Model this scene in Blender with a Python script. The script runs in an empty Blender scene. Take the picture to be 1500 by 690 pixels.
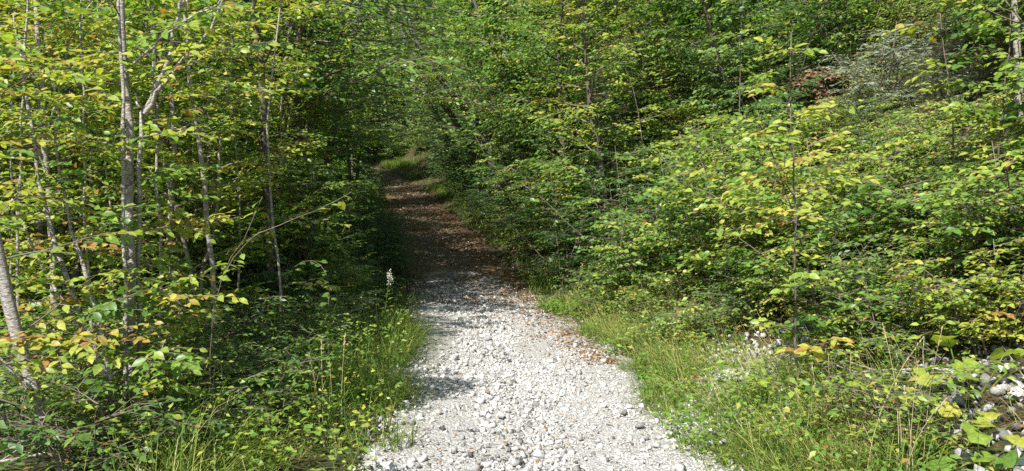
import bpy, math
import numpy as np

# ------------------------------------------------------------------ scene, camera, light
sc = bpy.context.scene
COL = sc.collection
sc.render.engine = 'CYCLES'
sc.cycles.use_denoising = False
sc.cycles.max_bounces = 7
sc.cycles.diffuse_bounces = 4
sc.cycles.transmission_bounces = 5
sc.cycles.glossy_bounces = 2
sc.cycles.transparent_max_bounces = 4
sc.view_settings.view_transform = 'Standard'
sc.view_settings.look = 'None'
sc.view_settings.gamma = 1.0
sc.view_settings.use_curve_mapping = False
sc.view_settings.exposure = 1.0

FPX, CX, CY, HOR = 1177.0, 750.0, 345.0, 305.0
CAM_H = 1.6
PITCH = math.atan((CY - HOR) / FPX)
cam_d = bpy.data.cameras.new('camera')
cam_d.sensor_width = 36.0
cam_d.lens = 36.0 * FPX / 1500.0
cam_d.clip_start = 0.05
cam_d.clip_end = 1500.0
cam = bpy.data.objects.new('camera', cam_d)
COL.objects.link(cam)
cam.location = (0, 0, CAM_H)
cam.rotation_euler = (math.pi / 2 - PITCH, 0, 0)
sc.camera = cam

SUN_A, SUN_E = math.radians(30), math.radians(49)      # from behind, turned to the left; elevation
to_sun = np.array([-math.sin(SUN_A) * math.cos(SUN_E), -math.cos(SUN_A) * math.cos(SUN_E), math.sin(SUN_E)])
world = bpy.data.worlds.new('World')
sc.world = world
world.use_nodes = True
wn = world.node_tree.nodes
wl = world.node_tree.links
wn.clear()
sky = wn.new('ShaderNodeTexSky')
sky.sky_type = 'NISHITA'
sky.sun_disc = False
sky.sun_elevation = SUN_E
sky.sun_rotation = math.atan2(to_sun[0], to_sun[1])
bg = wn.new('ShaderNodeBackground')
bg.inputs['Strength'].default_value = 0.105
wo = wn.new('ShaderNodeOutputWorld')
wl.new(sky.outputs[0], bg.inputs[0])
wl.new(bg.outputs[0], wo.inputs[0])
sun_d = bpy.data.lights.new('sun', 'SUN')
sun_d.energy = 5.0
sun_d.angle = math.radians(0.5)
sun_d.color = (1.0, 0.965, 0.90)
sun = bpy.data.objects.new('sun', sun_d)
COL.objects.link(sun)
from mathutils import Vector, Matrix
sun.rotation_euler = Vector(to_sun).to_track_quat('Z', 'Y').to_euler()
sun.location = (-20, -10, 25)


def at(px, py, d):
    """world point seen at photo pixel (px, py) at depth d (metres along y)"""
    X, Y = (px - CX) / FPX, (CY - py) / FPX
    c, s = math.cos(PITCH), math.sin(PITCH)
    v = np.array([X, c + Y * s, -s + Y * c])
    return np.array([0, 0, CAM_H]) + v * (d / v[1])


# ------------------------------------------------------------------ helpers
def _hash(ix, iy, seed):
    h = (ix.astype(np.int64) * 374761393 + iy.astype(np.int64) * 668265263 + seed * 1442695041) & 0x7fffffff
    h = ((h ^ (h >> 13)) * 1274126177) & 0x7fffffff
    return ((h ^ (h >> 16)) & 0xffff) / 65535.0


def vnoise(x, y, seed=0):
    x = np.asarray(x, float); y = np.asarray(y, float)
    ix, iy = np.floor(x), np.floor(y)
    fx, fy = x - ix, y - iy
    fx = fx * fx * (3 - 2 * fx); fy = fy * fy * (3 - 2 * fy)
    a = _hash(ix, iy, seed); b = _hash(ix + 1, iy, seed)
    c = _hash(ix, iy + 1, seed); d = _hash(ix + 1, iy + 1, seed)
    return (a * (1 - fx) + b * fx) * (1 - fy) + (c * (1 - fx) + d * fx) * fy


def fbm(x, y, seed=0, o=4):
    s, a, f = 0, 0.5, 1.0
    for i in range(o):
        s = s + a * vnoise(np.asarray(x) * f, np.asarray(y) * f, seed + i * 17)
        a *= 0.5; f *= 2.03
    return s


def unit(v):
    return v / np.maximum(np.linalg.norm(v, axis=-1, keepdims=True), 1e-9)


class MB:
    """collects triangles, one tint value per triangle and a material slot"""
    def __init__(s):
        s.V, s.T, s.C, s.M, s.n = [], [], [], [], 0

    def add(s, V, T, tint=0.5, mat=0):
        V = np.asarray(V, np.float32).reshape(-1, 3); T = np.asarray(T, np.int32).reshape(-1, 3)
        s.V.append(V); s.T.append(T + s.n)
        s.C.append(np.broadcast_to(np.asarray(tint, np.float32), (len(T),)))
        s.M.append(np.full(len(T), mat, np.int32))
        s.n += len(V)

    def tmpl(s, tp, P, D, N, size, tint, wid=1.0, mat=0):
        """place a template (points: side, along, normal) at P along D with normal N"""
        pts, tris = tp
        D = unit(D); S = unit(np.cross(D, N)); N = np.cross(S, D)
        size = np.broadcast_to(np.asarray(size, float), (len(P),)); wid = np.broadcast_to(np.asarray(wid, float), (len(P),))
        V = (P[:, None, :] + size[:, None, None] * (pts[None, :, 0:1] * wid[:, None, None] * S[:, None, :]
             + pts[None, :, 1:2] * D[:, None, :] + pts[None, :, 2:3] * N[:, None, :]))
        k = len(pts)
        T = tris[None] + (np.arange(len(P)) * k)[:, None, None]
        s.add(V.reshape(-1, 3), T.reshape(-1, 3), np.repeat(np.broadcast_to(tint, (len(P),)), len(tris)), mat)

    def tube(s, pts, rad, k=5, tint=0.5, cap=True):
        pts = np.asarray(pts, float); n = len(pts)
        rad = np.broadcast_to(np.asarray(rad, float), (n,))
        tan = unit(np.gradient(pts, axis=0))
        ref = np.array([0.31, 0.95, 0.1]) if abs(tan[0] @ np.array([0.31, 0.95, 0.1])) < 0.85 else np.array([1.0, 0, 0.2])
        a = unit(np.cross(tan, ref)); b = np.cross(tan, a)
        th = np.arange(k) * 2 * math.pi / k
        V = pts[:, None] + rad[:, None, None] * (np.cos(th)[None, :, None] * a[:, None] + np.sin(th)[None, :, None] * b[:, None])
        i = np.arange(n - 1)[:, None] * k; j = np.arange(k)[None]; j2 = (j + 1) % k
        q0, q1, q2, q3 = i + j, i + j2, i + k + j2, i + k + j
        T = np.concatenate([np.stack([q0, q1, q2], -1).reshape(-1, 3), np.stack([q0, q2, q3], -1).reshape(-1, 3)])
        V = V.reshape(-1, 3)
        if cap:
            V = np.vstack([V, pts[-1:]]); e = (n - 1) * k
            T = np.vstack([T, [[e + q, e + (q + 1) % k, n * k] for q in range(k)]])
        s.add(V, T, tint)

    def tris(s):
        return sum(len(t) for t in s.T)

    def mesh(s, name, mats, smooth=False):
        me = bpy.data.meshes.new(name)
        if not s.V:
            return me
        V = np.concatenate(s.V); T = np.concatenate(s.T); C = np.concatenate(s.C); M = np.concatenate(s.M)
        me.vertices.add(len(V)); me.vertices.foreach_set('co', V.ravel())
        me.loops.add(len(T) * 3); me.loops.foreach_set('vertex_index', T.ravel().astype(np.int32))
        me.polygons.add(len(T)); me.polygons.foreach_set('loop_start', np.arange(0, len(T) * 3, 3, dtype=np.int32))
        try:
            me.polygons.foreach_set('loop_total', np.full(len(T), 3, np.int32))
        except Exception:
            pass
        at_ = me.attributes.new('tint', 'FLOAT', 'FACE'); at_.data.foreach_set('value', np.ascontiguousarray(C))
        for m in (mats if isinstance(mats, (list, tuple)) else [mats]):
            me.materials.append(m)
        me.polygons.foreach_set('material_index', M)
        if smooth:
            me.polygons.foreach_set('use_smooth', np.ones(len(T), bool))
        me.update(calc_edges=True)
        return me


def link(name, me, parent=None, loc=None, rot=None, scale=None):
    o = bpy.data.objects.new(name, me)
    COL.objects.link(o)
    if parent is not None:
        o.parent = parent
    if loc is not None:
        o.location = loc
    if rot is not None:
        o.rotation_euler = rot
    if scale is not None:
        o.scale = scale if hasattr(scale, '__len__') else (scale,) * 3
    return o


def tag(o, label=None, cat=None, group=None, kind=None):
    if label: o['label'] = label
    if cat: o['category'] = cat
    if group: o['group'] = group
    if kind: o['kind'] = kind
    return o


def thing(name, label, cat, loc, group=None, rot=(0, 0, 0), scale=1.0):
    return tag(link(name, None, None, loc, rot, scale), label, cat, group)


def plant(name, parts, label, cat, loc, group=None, rot=(0, 0, 0), scale=1.0):
    r = thing(name, label, cat, loc, group, rot, scale)
    for pn, me in parts:
        o = link(pn, me, r)
        if pn in ('foliage', 'crown', 'blades', 'branches', 'stems'):
            o['kind'] = 'stuff'
    return r


# templates ---------------------------------------------------------
def _t(p, t):
    return np.array(p, float), np.array(t, int)


LEAF_HI = _t([(0, 0, 0), (0, .36, -.02), (0, .72, -.05), (0, 1, -.15), (-.25, .30, .05), (-.235, .64, .02), (.25, .30, .05), (.235, .64, .02)],
             [(0, 1, 4), (1, 5, 4), (1, 2, 5), (2, 3, 5), (0, 6, 1), (1, 6, 7), (1, 7, 2), (2, 7, 3)])
LEAF_MID = _t([(0, 0, 0), (0, .5, -.03), (0, 1, -.13), (-.25, .42, .05), (.25, .42, .05)],
              [(0, 1, 3), (1, 2, 3), (0, 4, 1), (1, 4, 2)])
LEAF_LO = _t([(0, 0, 0), (0, 1, -.1), (-.3, .45, .05), (.3, .45, .05)], [(0, 1, 2), (0, 3, 1)])
NARROW = _t([(0, 0, 0), (0, 1, -.1), (-.09, .45, .01), (.09, .45, .01)], [(0, 1, 2), (0, 3, 1)])


def blade(bend):
    p = []
    for t, w in ((0, .5), (.4, .45), (.75, .3)):
        p += [(-w, t * (1 - .25 * bend * t), -bend * t * t), (w, t * (1 - .25 * bend * t), -bend * t * t)]
    p.append((0, 1 - .35 * bend, -bend * 1.15))
    return _t(p, [(0, 1, 3), (0, 3, 2), (2, 3, 5), (2, 5, 4), (4, 5, 6)])


BLADES = [blade(.12), blade(.5), blade(.85), blade(1.2)]

# ------------------------------------------------------------------ materials
MATS = {}


def nodemat(name):
    m = bpy.data.materials.new(name); m.use_nodes = True
    nt = m.node_tree; nt.nodes.clear()
    out = nt.nodes.new('ShaderNodeOutputMaterial')
    MATS[name] = m
    return m, nt.nodes, nt.links, out


def ramp(nd, stops, interp='LINEAR'):
    r = nd.new('ShaderNodeValToRGB'); r.color_ramp.interpolation = interp
    el = r.color_ramp.elements
    while len(el) < len(stops):
        el.new(0.5)
    for e, (p, c) in zip(el, stops):
        e.position = p; e.color = (*c, 1)
    return r


def leaf_mat(name, stops, trans=0.42, rough=0.42, spec=0.42, objvar=0.14, tcol=(1.3, 1.42, 0.6)):
    m, nd, ln, out = nodemat(name)
    a = nd.new('ShaderNodeAttribute'); a.attribute_name = 'tint'
    oi = nd.new('ShaderNodeObjectInfo')
    mr = nd.new('ShaderNodeMapRange'); mr.inputs['To Min'].default_value = -objvar; mr.inputs['To Max'].default_value = objvar
    ln.new(oi.outputs['Random'], mr.inputs['Value'])
    ad = nd.new('ShaderNodeMath'); ad.operation = 'ADD'
    ln.new(a.outputs['Fac'], ad.inputs[0]); ln.new(mr.outputs[0], ad.inputs[1])
    r = ramp(nd, stops); ln.new(ad.outputs[0], r.inputs[0])
    # mottling on the blade
    tc = nd.new('ShaderNodeTexCoord')
    no = nd.new('ShaderNodeTexNoise'); no.inputs['Scale'].default_value = 45; no.inputs['Detail'].default_value = 2
    ln.new(tc.outputs['Object'], no.inputs['Vector'])
    mv = nd.new('ShaderNodeMapRange'); mv.inputs['From Min'].default_value = .3; mv.inputs['From Max'].default_value = .7
    mv.inputs['To Min'].default_value = .72; mv.inputs['To Max'].default_value = 1.25
    ln.new(no.outputs['Fac'], mv.inputs['Value'])
    hv = nd.new('ShaderNodeHueSaturation'); ln.new(r.outputs[0], hv.inputs['Color']); ln.new(mv.outputs[0], hv.inputs['Value'])
    p = nd.new('ShaderNodeBsdfPrincipled'); p.inputs['Roughness'].default_value = rough
    p.inputs['Specular IOR Level'].default_value = spec
    ln.new(hv.outputs[0], p.inputs['Base Color'])
    t = nd.new('ShaderNodeBsdfTranslucent')
    mx = nd.new('ShaderNodeMix'); mx.data_type = 'RGBA'; mx.blend_type = 'MULTIPLY'; mx.inputs[0].default_value = 1
    mx.inputs[7].default_value = (*tcol, 1)
    ln.new(hv.outputs[0], mx.inputs[6]); ln.new(mx.outputs[2], t.inputs['Color'])
    ms = nd.new('ShaderNodeMixShader'); ms.inputs[0].default_value = trans
    ln.new(p.outputs[0], ms.inputs[1]); ln.new(t.outputs[0], ms.inputs[2]); ln.new(ms.outputs[0], out.inputs[0])
    return m


def simple_mat(name, stops, rough=0.85, scale=8.0, detail=6, bump=0.0, bscale=30.0, tint=False, stretch=None, spec=0.3, coords='Object', bdist=0.02):
    m, nd, ln, out = nodemat(name)
    tc = nd.new('ShaderNodeTexCoord')
    vec = tc.outputs[coords]
    if stretch:
        mp = nd.new('ShaderNodeMapping'); mp.inputs['Scale'].default_value = stretch
        ln.new(vec, mp.inputs[0]); vec = mp.outputs[0]
    no = nd.new('ShaderNodeTexNoise'); no.inputs['Scale'].default_value = scale; no.inputs['Detail'].default_value = detail
    no.inputs['Roughness'].default_value = .65
    ln.new(vec, no.inputs['Vector'])
    fac = no.outputs['Fac']
    if tint:
        a = nd.new('ShaderNodeAttribute'); a.attribute_name = 'tint'
        q = nd.new('ShaderNodeMath'); q.operation = 'ADD'
        q2 = nd.new('ShaderNodeMath'); q2.operation = 'SUBTRACT'; q2.inputs[1].default_value = .5
        ln.new(fac, q2.inputs[0]); ln.new(a.outputs['Fac'], q.inputs[0]); ln.new(q2.outputs[0], q.inputs[1]); fac = q.outputs[0]
    r = ramp(nd, stops); ln.new(fac, r.inputs[0])
    p = nd.new('ShaderNodeBsdfPrincipled'); p.inputs['Roughness'].default_value = rough
    p.inputs['Specular IOR Level'].default_value = spec
    ln.new(r.outputs[0], p.inputs['Base Color'])
    if bump:
        n2 = nd.new('ShaderNodeTexNoise'); n2.inputs['Scale'].default_value = bscale; n2.inputs['Detail'].default_value = 5
        ln.new(vec, n2.inputs['Vector'])
        b = nd.new('ShaderNodeBump'); b.inputs['Strength'].default_value = bump; b.inputs['Distance'].default_value = bdist
        ln.new(n2.outputs['Fac'], b.inputs['Height']); ln.new(b.outputs[0], p.inputs['Normal'])
    ln.new(p.outputs[0], out.inputs[0])
    return m


# tint: 0 dark green ... .45 mid green ... .7 yellow green ... .88 yellow ... 1 brown
G_STOPS = [(0.0, (.03, .08, .019)), (.25, (.066, .15, .028)), (.47, (.14, .25, .04)), (.65, (.27, .35, .055)), (.84, (.43, .41, .07)), (1.0, (.32, .16, .05))]
M_LEAF = leaf_mat('leaf_green', G_STOPS)
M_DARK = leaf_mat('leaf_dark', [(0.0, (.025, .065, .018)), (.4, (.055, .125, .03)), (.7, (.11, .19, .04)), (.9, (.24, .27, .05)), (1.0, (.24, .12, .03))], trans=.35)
M_BLUE = leaf_mat('leaf_silver', [(0.0, (.11, .145, .085)), (.5, (.19, .23, .14)), (1.0, (.31, .35, .23))], trans=.25, tcol=(1, 1.1, .8))
M_RED = leaf_mat('leaf_rust', [(0.0, (.16, .085, .045)), (.5, (.25, .145, .08)), (1.0, (.32, .22, .13))], trans=.3, tcol=(1.2, 1, .7))
M_GRASS = leaf_mat('grass_blade', [(0.0, (.03, .08, .012)), (.35, (.075, .15, .02)), (.6, (.16, .23, .035)), (.8, (.34, .33, .10)), (1.0, (.42, .34, .17))], trans=.35, rough=.5, spec=.35)
M_LITTER = leaf_mat('dead_leaf', [(0.0, (.055, .034, .02)), (.3, (.14, .075, .035)), (.6, (.26, .14, .055)), (.85, (.36, .23, .09)), (1.0, (.42, .34, .18))], trans=.15, rough=.6, spec=.25, tcol=(1.1, 1, .8))
M_PALE = leaf_mat('pale_dead_leaf', [(0.0, (.3, .28, .25)), (.5, (.5, .49, .46)), (1.0, (.64, .63, .6))], trans=.15, rough=.7, spec=.2, tcol=(1, 1, .95))
M_TWIG = simple_mat('twig_bark', [(.3, (.09, .068, .05)), (.7, (.2, .165, .13))], scale=20)
M_BARK = simple_mat('smooth_grey_bark', [(.30, (.075, .06, .047)), (.42, (.20, .175, .145)), (.52, (.33, .305, .27)), (.68, (.47, .45, .41))], scale=9, detail=8, stretch=(4.0, 4.0, 11.0), bump=.6, bscale=14)
M_BARKD = simple_mat('dark_bark', [(.25, (.045, .035, .027)), (.5, (.10, .082, .064)), (.8, (.2, .175, .14))], scale=11, stretch=(4, 4, 1.5), bump=.5, bscale=9)
M_STONE = simple_mat('limestone', [(.1, (.13, .128, .122)), (.38, (.30, .295, .285)), (.62, (.46, .452, .435)), (.9, (.6, .59, .56))], scale=9, detail=8, bump=.35, bscale=60, tint=True, bdist=.01, coords='Generated')
M_GRAVEL = simple_mat('limestone_gravel', [(.0, (.075, .072, .067)), (.25, (.22, .214, .2)), (.5, (.40, .39, .368)), (.9, (.60, .588, .555))], scale=14, detail=5, bump=.25, bscale=70, tint=True, bdist=.008)
M_MOSSROCK = simple_mat('lichen_rock', [(.3, (.06, .065, .05)), (.48, (.2, .21, .19)), (.62, (.36, .37, .35)), (.75, (.5, .5, .48))], scale=9, detail=8, bump=.6, bscale=22)
M_STRAW = simple_mat('dry_straw', [(.3, (.3, .23, .12)), (.7, (.46, .38, .22))], scale=25)
M_SEED = simple_mat('seed_fluff', [(.3, (.42, .37, .28)), (.7, (.62, .57, .47))], scale=40)

# soil under the wood
m, nd, ln, out = nodemat('forest_soil')
M_SOIL = m
tc = nd.new('ShaderNodeTexCoord')
n1 = nd.new('ShaderNodeTexNoise'); n1.inputs['Scale'].default_value = 22; n1.inputs['Detail'].default_value = 8; n1.inputs['Roughness'].default_value = .7
n2 = nd.new('ShaderNodeTexNoise'); n2.inputs['Scale'].default_value = 1.1; n2.inputs['Detail'].default_value = 4
for n in (n1, n2): ln.new(tc.outputs['Object'], n.inputs['Vector'])
r1 = ramp(nd, [(.3, (.022, .016, .010)), (.5, (.065, .046, .028)), (.68, (.13, .092, .05)), (.8, (.24, .18, .11))])
r2 = ramp(nd, [(.35, (.02, .034, .010)), (.6, (.06, .075, .022)), (.8, (.11, .10, .04))])
ln.new(n1.outputs['Fac'], r1.inputs[0]); ln.new(n1.outputs['Fac'], r2.inputs[0])
rf = ramp(nd, [(.42, (0, 0, 0)), (.6, (1, 1, 1))]); ln.new(n2.outputs['Fac'], rf.inputs[0])
mx = nd.new('ShaderNodeMix'); mx.data_type = 'RGBA'
ln.new(rf.outputs[0], mx.inputs[0]); ln.new(r1.outputs[0], mx.inputs[6]); ln.new(r2.outputs[0], mx.inputs[7])
p = nd.new('ShaderNodeBsdfPrincipled'); p.inputs['Roughness'].default_value = .95; p.inputs['Specular IOR Level'].default_value = .15
b = nd.new('ShaderNodeBump'); b.inputs['Strength'].default_value = .9; b.inputs['Distance'].default_value = .04
ln.new(n1.outputs['Fac'], b.inputs['Height']); ln.new(b.outputs[0], p.inputs['Normal'])
ln.new(mx.outputs[2], p.inputs['Base Color']); ln.new(p.outputs[0], out.inputs[0])

# path: crushed limestone that gives way to leaf mould further up
m, nd, ln, out = nodemat('gravel_path')
M_PATH = m
tc = nd.new('ShaderNodeTexCoord')
vo = nd.new('ShaderNodeTexVoronoi'); vo.inputs['Scale'].default_value = 55; vo.inputs['Randomness'].default_value = 1
n1 = nd.new('ShaderNodeTexNoise'); n1.inputs['Scale'].default_value = 120; n1.inputs['Detail'].default_value = 6
n2 = nd.new('ShaderNodeTexNoise'); n2.inputs['Scale'].default_value = 2.3; n2.inputs['Detail'].default_value = 5; n2.inputs['Roughness'].default_value = .7
for n in (vo, n1, n2): ln.new(tc.outputs['Object'], n.inputs['Vector'])
rg = ramp(nd, [(.25, (.19, .18, .162)), (.5, (.385, .372, .342)), (.75, (.57, .555, .515))]); ln.new(n1.outputs['Fac'], rg.inputs[0])
vc = nd.new('ShaderNodeMix'); vc.data_type = 'RGBA'; vc.blend_type = 'MULTIPLY'; vc.inputs[0].default_value = .5
ln.new(rg.outputs[0], vc.inputs[6])
rv = ramp(nd, [(0, (.5, .5, .5)), (1, (1.1, 1.1, 1.1))]); sx = nd.new('ShaderNodeSeparateColor')
ln.new(vo.outputs['Color'], sx.inputs[0]); ln.new(sx.outputs[0], rv.inputs[0]); ln.new(rv.outputs[0], vc.inputs[7])
rl = ramp(nd, [(.25, (.04, .027, .016)), (.5, (.12, .08, .042)), (.72, (.27, .20, .125))]); ln.new(n1.outputs['Fac'], rl.inputs[0])
av = nd.new('ShaderNodeAttribute'); av.attribute_name = 'mould'
sm = nd.new('ShaderNodeMath'); sm.operation = 'ADD'; ln.new(av.outputs['Fac'], sm.inputs[0]); ln.new(n2.outputs['Fac'], sm.inputs[1])
rm = ramp(nd, [(.62, (0, 0, 0)), (.86, (1, 1, 1))]); ln.new(sm.outputs[0], rm.inputs[0])
mx = nd.new('ShaderNodeMix'); mx.data_type = 'RGBA'
ln.new(rm.outputs[0], mx.inputs[0]); ln.new(vc.outputs[2], mx.inputs[6]); ln.new(rl.outputs[0], mx.inputs[7])
p = nd.new('ShaderNodeBsdfPrincipled'); p.inputs['Roughness'].default_value = .92; p.inputs['Specular IOR Level'].default_value = .2
b = nd.new('ShaderNodeBump'); b.inputs['Strength'].default_value = .8; b.inputs['Distance'].default_value = .02
ln.new(vo.outputs['Distance'], b.inputs['Height']); b.invert = True
b2 = nd.new('ShaderNodeBump'); b2.inputs['Strength'].default_value = .6; b2.inputs['Distance'].default_value = .012
ln.new(n1.outputs['Fac'], b2.inputs['Height']); ln.new(b.outputs[0], b2.inputs['Normal']); ln.new(b2.outputs[0], p.inputs['Normal'])
ln.new(mx.outputs[2], p.inputs['Base Color']); ln.new(p.outputs[0], out.inputs[0])

# ------------------------------------------------------------------ terrain
_yy = np.arange(-60, 420, 0.25)


def _smooth(pts, w):
    a = np.interp(_yy, [q[0] for q in pts], [q[1] for q in pts])
    k = np.ones(w) / w
    ap = np.concatenate([np.full(w, a[0]), a, np.full(w, a[-1])])
    return np.convolve(ap, k, 'same')[w:-w]


_xc = _smooth([(-60, 2), (0, .55), (5, .26), (6.4, .18), (9.7, -.14), (15, -.76), (20, -1.73), (29, -3.45), (36, -5.1), (42, -7.9), (50, -13), (80, -30), (420, -60)], 17)
_zc = _smooth([(-60, -.4), (0, 0), (10, 0), (14.5, .02), (20, .75), (29, 1.75), (36, 2.7), (42, 3.85), (60, 7.5), (100, 17), (200, 40), (420, 60)], 13)
PW = 1.06


def XC(y): return np.interp(y, _yy, _xc)
def ZC(y): return np.interp(y, _yy, _zc)


_UR = np.array([-150, -60, -24, -9, -4, -2, -1.06, 0, 1.06, 1.35, 1.9, 2.8, 3.6, 4.7, 8, 14, 40, 90, 160])
_ZR = np.array([55, 22, .2, -.5, .12, .14, .02, 0, .02, .10, .22, .55, 1.25, 2.3, 5.2, 9.2, 27, 52, 70])


def G(x, y):
    x = np.asarray(x, float); y = np.asarray(y, float)
    u = x - XC(y)
    z = ZC(y) + np.interp(u, _UR, _ZR)
    off = np.clip((np.abs(u) - 1.0) / 1.2, 0, 1)
    z = z + off * (0.30 * (fbm(x * .7, y * .7, 3, 4) - .47) + .06 * (fbm(x * 3.1, y * 3.1, 9, 3) - .45))
    z = z + (1 - off) * (.05 * (fbm(x * 1.3, y * .9, 21, 3) - .45))
    return z


def hit(px, py, d0=3.0):
    """where the line of sight through a photo pixel meets the ground"""
    for d in np.arange(d0, 40, .05):
        p = at(px, py, d)
        if p[2] <= float(G(p[0], p[1])):
            return float(d)
    return 20.0


def grid_mesh(name, xs, ys, zfun, mats, extra=None):
    X, Y = np.meshgrid(xs, ys)
    Z = zfun(X, Y)
    V = np.stack([X, Y, Z], -1).reshape(-1, 3)
    ny, nx = X.shape
    i = (np.arange(ny - 1)[:, None] * nx + np.arange(nx - 1)[None]).reshape(-1)
    T = np.concatenate([np.stack([i, i + 1, i + nx + 1], -1), np.stack([i, i + nx + 1, i + nx], -1)])
    mb = MB(); mb.add(V, T)
    return mb.mesh(name, mats, smooth=True), V


def ax(lo, hi, flo, fhi, fine, coarse):
    return np.unique(np.concatenate([np.arange(lo, flo, coarse), np.arange(flo, fhi, fine), np.arange(fhi, hi + .1, coarse)]))


def zground(X, Y):
    u = X - XC(Y)
    return G(X, Y) - .09 * (np.abs(u) < 1.0)


me, _ = grid_mesh('ground', ax(-160, 160, -9, 11, .2, 4), ax(-50, 300, 2, 34, .2, 3), zground, [M_SOIL])
tag(link('ground', me), kind='structure')

us = np.linspace(-1.3, 1.3, 27); ys = np.arange(-8, 49, .1)
U, Y = np.meshgrid(us, ys)
edge = 1 + .42 * (fbm(U * 0 + np.sign(U) * 7, Y * 1.4, 5, 3) - .45) * (np.abs(U) / 1.3)
X = XC(Y) + U * edge * np.interp(Y, [13, 20, 30, 40], [1, .86, .72, .6])
Z = G(X, Y) + .014 + .012 * (fbm(X * 9, Y * 9, 44, 2) - .4) - .10 * np.clip((np.abs(U) - 1.1) / .2, 0, 1)
ny, nx = X.shape
i = (np.arange(ny - 1)[:, None] * nx + np.arange(nx - 1)[None]).reshape(-1)
mb = MB(); mb.add(np.stack([X, Y, Z], -1).reshape(-1, 3), np.concatenate([np.stack([i, i + 1, i + nx + 1], -1), np.stack([i, i + nx + 1, i + nx], -1)]))
me = mb.mesh('path', [M_PATH], smooth=True)
# leaf mould: more of it up the slope, along the edges and in the middle strip
mould = (np.clip((Y - 12.5) / 5, 0, 1) * .40 + np.clip((np.abs(U) - .75) / .45, 0, 1) * (.12 + .22 * np.clip((Y - 8) / 5, 0, 1))
         + np.clip((U - .5) / .5, 0, 1) * np.clip((Y - 8) / 4, 0, 1) * .2)
a_ = me.attributes.new('mould', 'FLOAT', 'POINT'); a_.data.foreach_set('value', mould.ravel().astype(np.float32))
path = tag(link('path', me), kind='structure')

rng = np.random.default_rng(11)

# ------------------------------------------------------------------ stones
def ico():
    t = (1 + 5 ** .5) / 2
    v = np.array([(-1, t, 0), (1, t, 0), (-1, -t, 0), (1, -t, 0), (0, -1, t), (0, 1, t), (0, -1, -t), (0, 1, -t), (t, 0, -1), (t, 0, 1), (-t, 0, -1), (-t, 0, 1)], float)
    f = np.array([(0, 11, 5), (0, 5, 1), (0, 1, 7), (0, 7, 10), (0, 10, 11), (1, 5, 9), (5, 11, 4), (11, 10, 2), (10, 7, 6), (7, 1, 8), (3, 9, 4), (3, 4, 2), (3, 2, 6), (3, 6, 8), (3, 8, 9), (4, 9, 5), (2, 4, 11), (6, 2, 10), (8, 6, 7), (9, 8, 1)])
    return v / np.linalg.norm(v[0]), f


def subdiv(v, f):
    v = list(map(tuple, v)); cache = {}; nf = []
    def mid(a, b):
        k = (min(a, b), max(a, b))
        if k not in cache:
            q = (np.array(v[a]) + np.array(v[b])) / 2
            v.append(tuple(q / np.linalg.norm(q))); cache[k] = len(v) - 1
        return cache[k]
    for a, b, c in f:
        ab, bc, ca = mid(a, b), mid(b, c), mid(c, a)
        nf += [(a, ab, ca), (b, bc, ab), (c, ca, bc), (ab, bc, ca)]
    return np.array(v), np.array(nf)


ICO = ico()
ICO2 = subdiv(*ICO)


def chunk(rs, base, facets=9, flat=.7):
    """a broken stone: the ball is cut by random planes so that it shows flat breaks"""
    v, f = base[0].copy(), base[1]
    v = v * (1 + .12 * rs.standard_normal((len(v), 1)))
    n = unit(rs.standard_normal((facets, 3))); dd = rs.uniform(.3, .75, facets)
    for q in range(facets):
        h = v @ n[q] - dd[q]
        v = v - np.clip(h, 0, None)[:, None] * n[q]
    v = v * np.array([rs.uniform(.85, 1.3), rs.uniform(.65, 1.0), rs.uniform(.5, flat)])
    return v, f


rs = np.random.default_rng(3)
BOXT = np.array([(0, 2, 1), (0, 3, 2), (4, 5, 6), (4, 6, 7), (0, 1, 5), (0, 5, 4), (1, 2, 6), (1, 6, 5), (2, 3, 7), (2, 7, 6), (3, 0, 4), (3, 4, 7)])


def block(rs):
    """a sharp broken block: a box with its corners thrown about"""
    v = np.array([(-1, -1, -1), (1, -1, -1), (1, 1, -1), (-1, 1, -1), (-1, -1, 1), (1, -1, 1), (1, 1, 1), (-1, 1, 1)], float) * .72
    v[4:, :2] *= rs.uniform(.35, .95, (4, 1))
    v = v + rs.normal(0, .2, v.shape)
    return v * np.array([rs.uniform(.8, 1.25), rs.uniform(.6, 1.0), rs.uniform(.45, .8)]), BOXT


SM = [block(rs) if q % 3 else chunk(rs, ICO, 6) for q in range(24)]


def stone_field(mb, X, Y, S, rs, sink=.35, tint=None, zoff=.014):
    n = len(X)
    var = rs.integers(0, len(SM), n)
    tint = rs.normal(.5, .17, n) if tint is None else tint
    for k in range(len(SM)):
        q = np.where(var == k)[0]
        if not len(q): continue
        a = rs.uniform(0, 6.283, len(q)); tl = rs.normal(0, .55, len(q))
        D = np.stack([np.cos(a), np.sin(a), tl], -1)
        N = unit(np.stack([rs.normal(0, .5, len(q)), rs.normal(0, .5, len(q)), np.ones(len(q))], -1))
        v, f = SM[k]
        P = np.stack([X[q], Y[q], G(X[q], Y[q]) + zoff + S[q] * (.6 - sink) * rs.uniform(-.5, 1.2, len(q))], -1)
        mb.tmpl((v * .5, f), P, D, N, S[q], tint[q])


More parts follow.
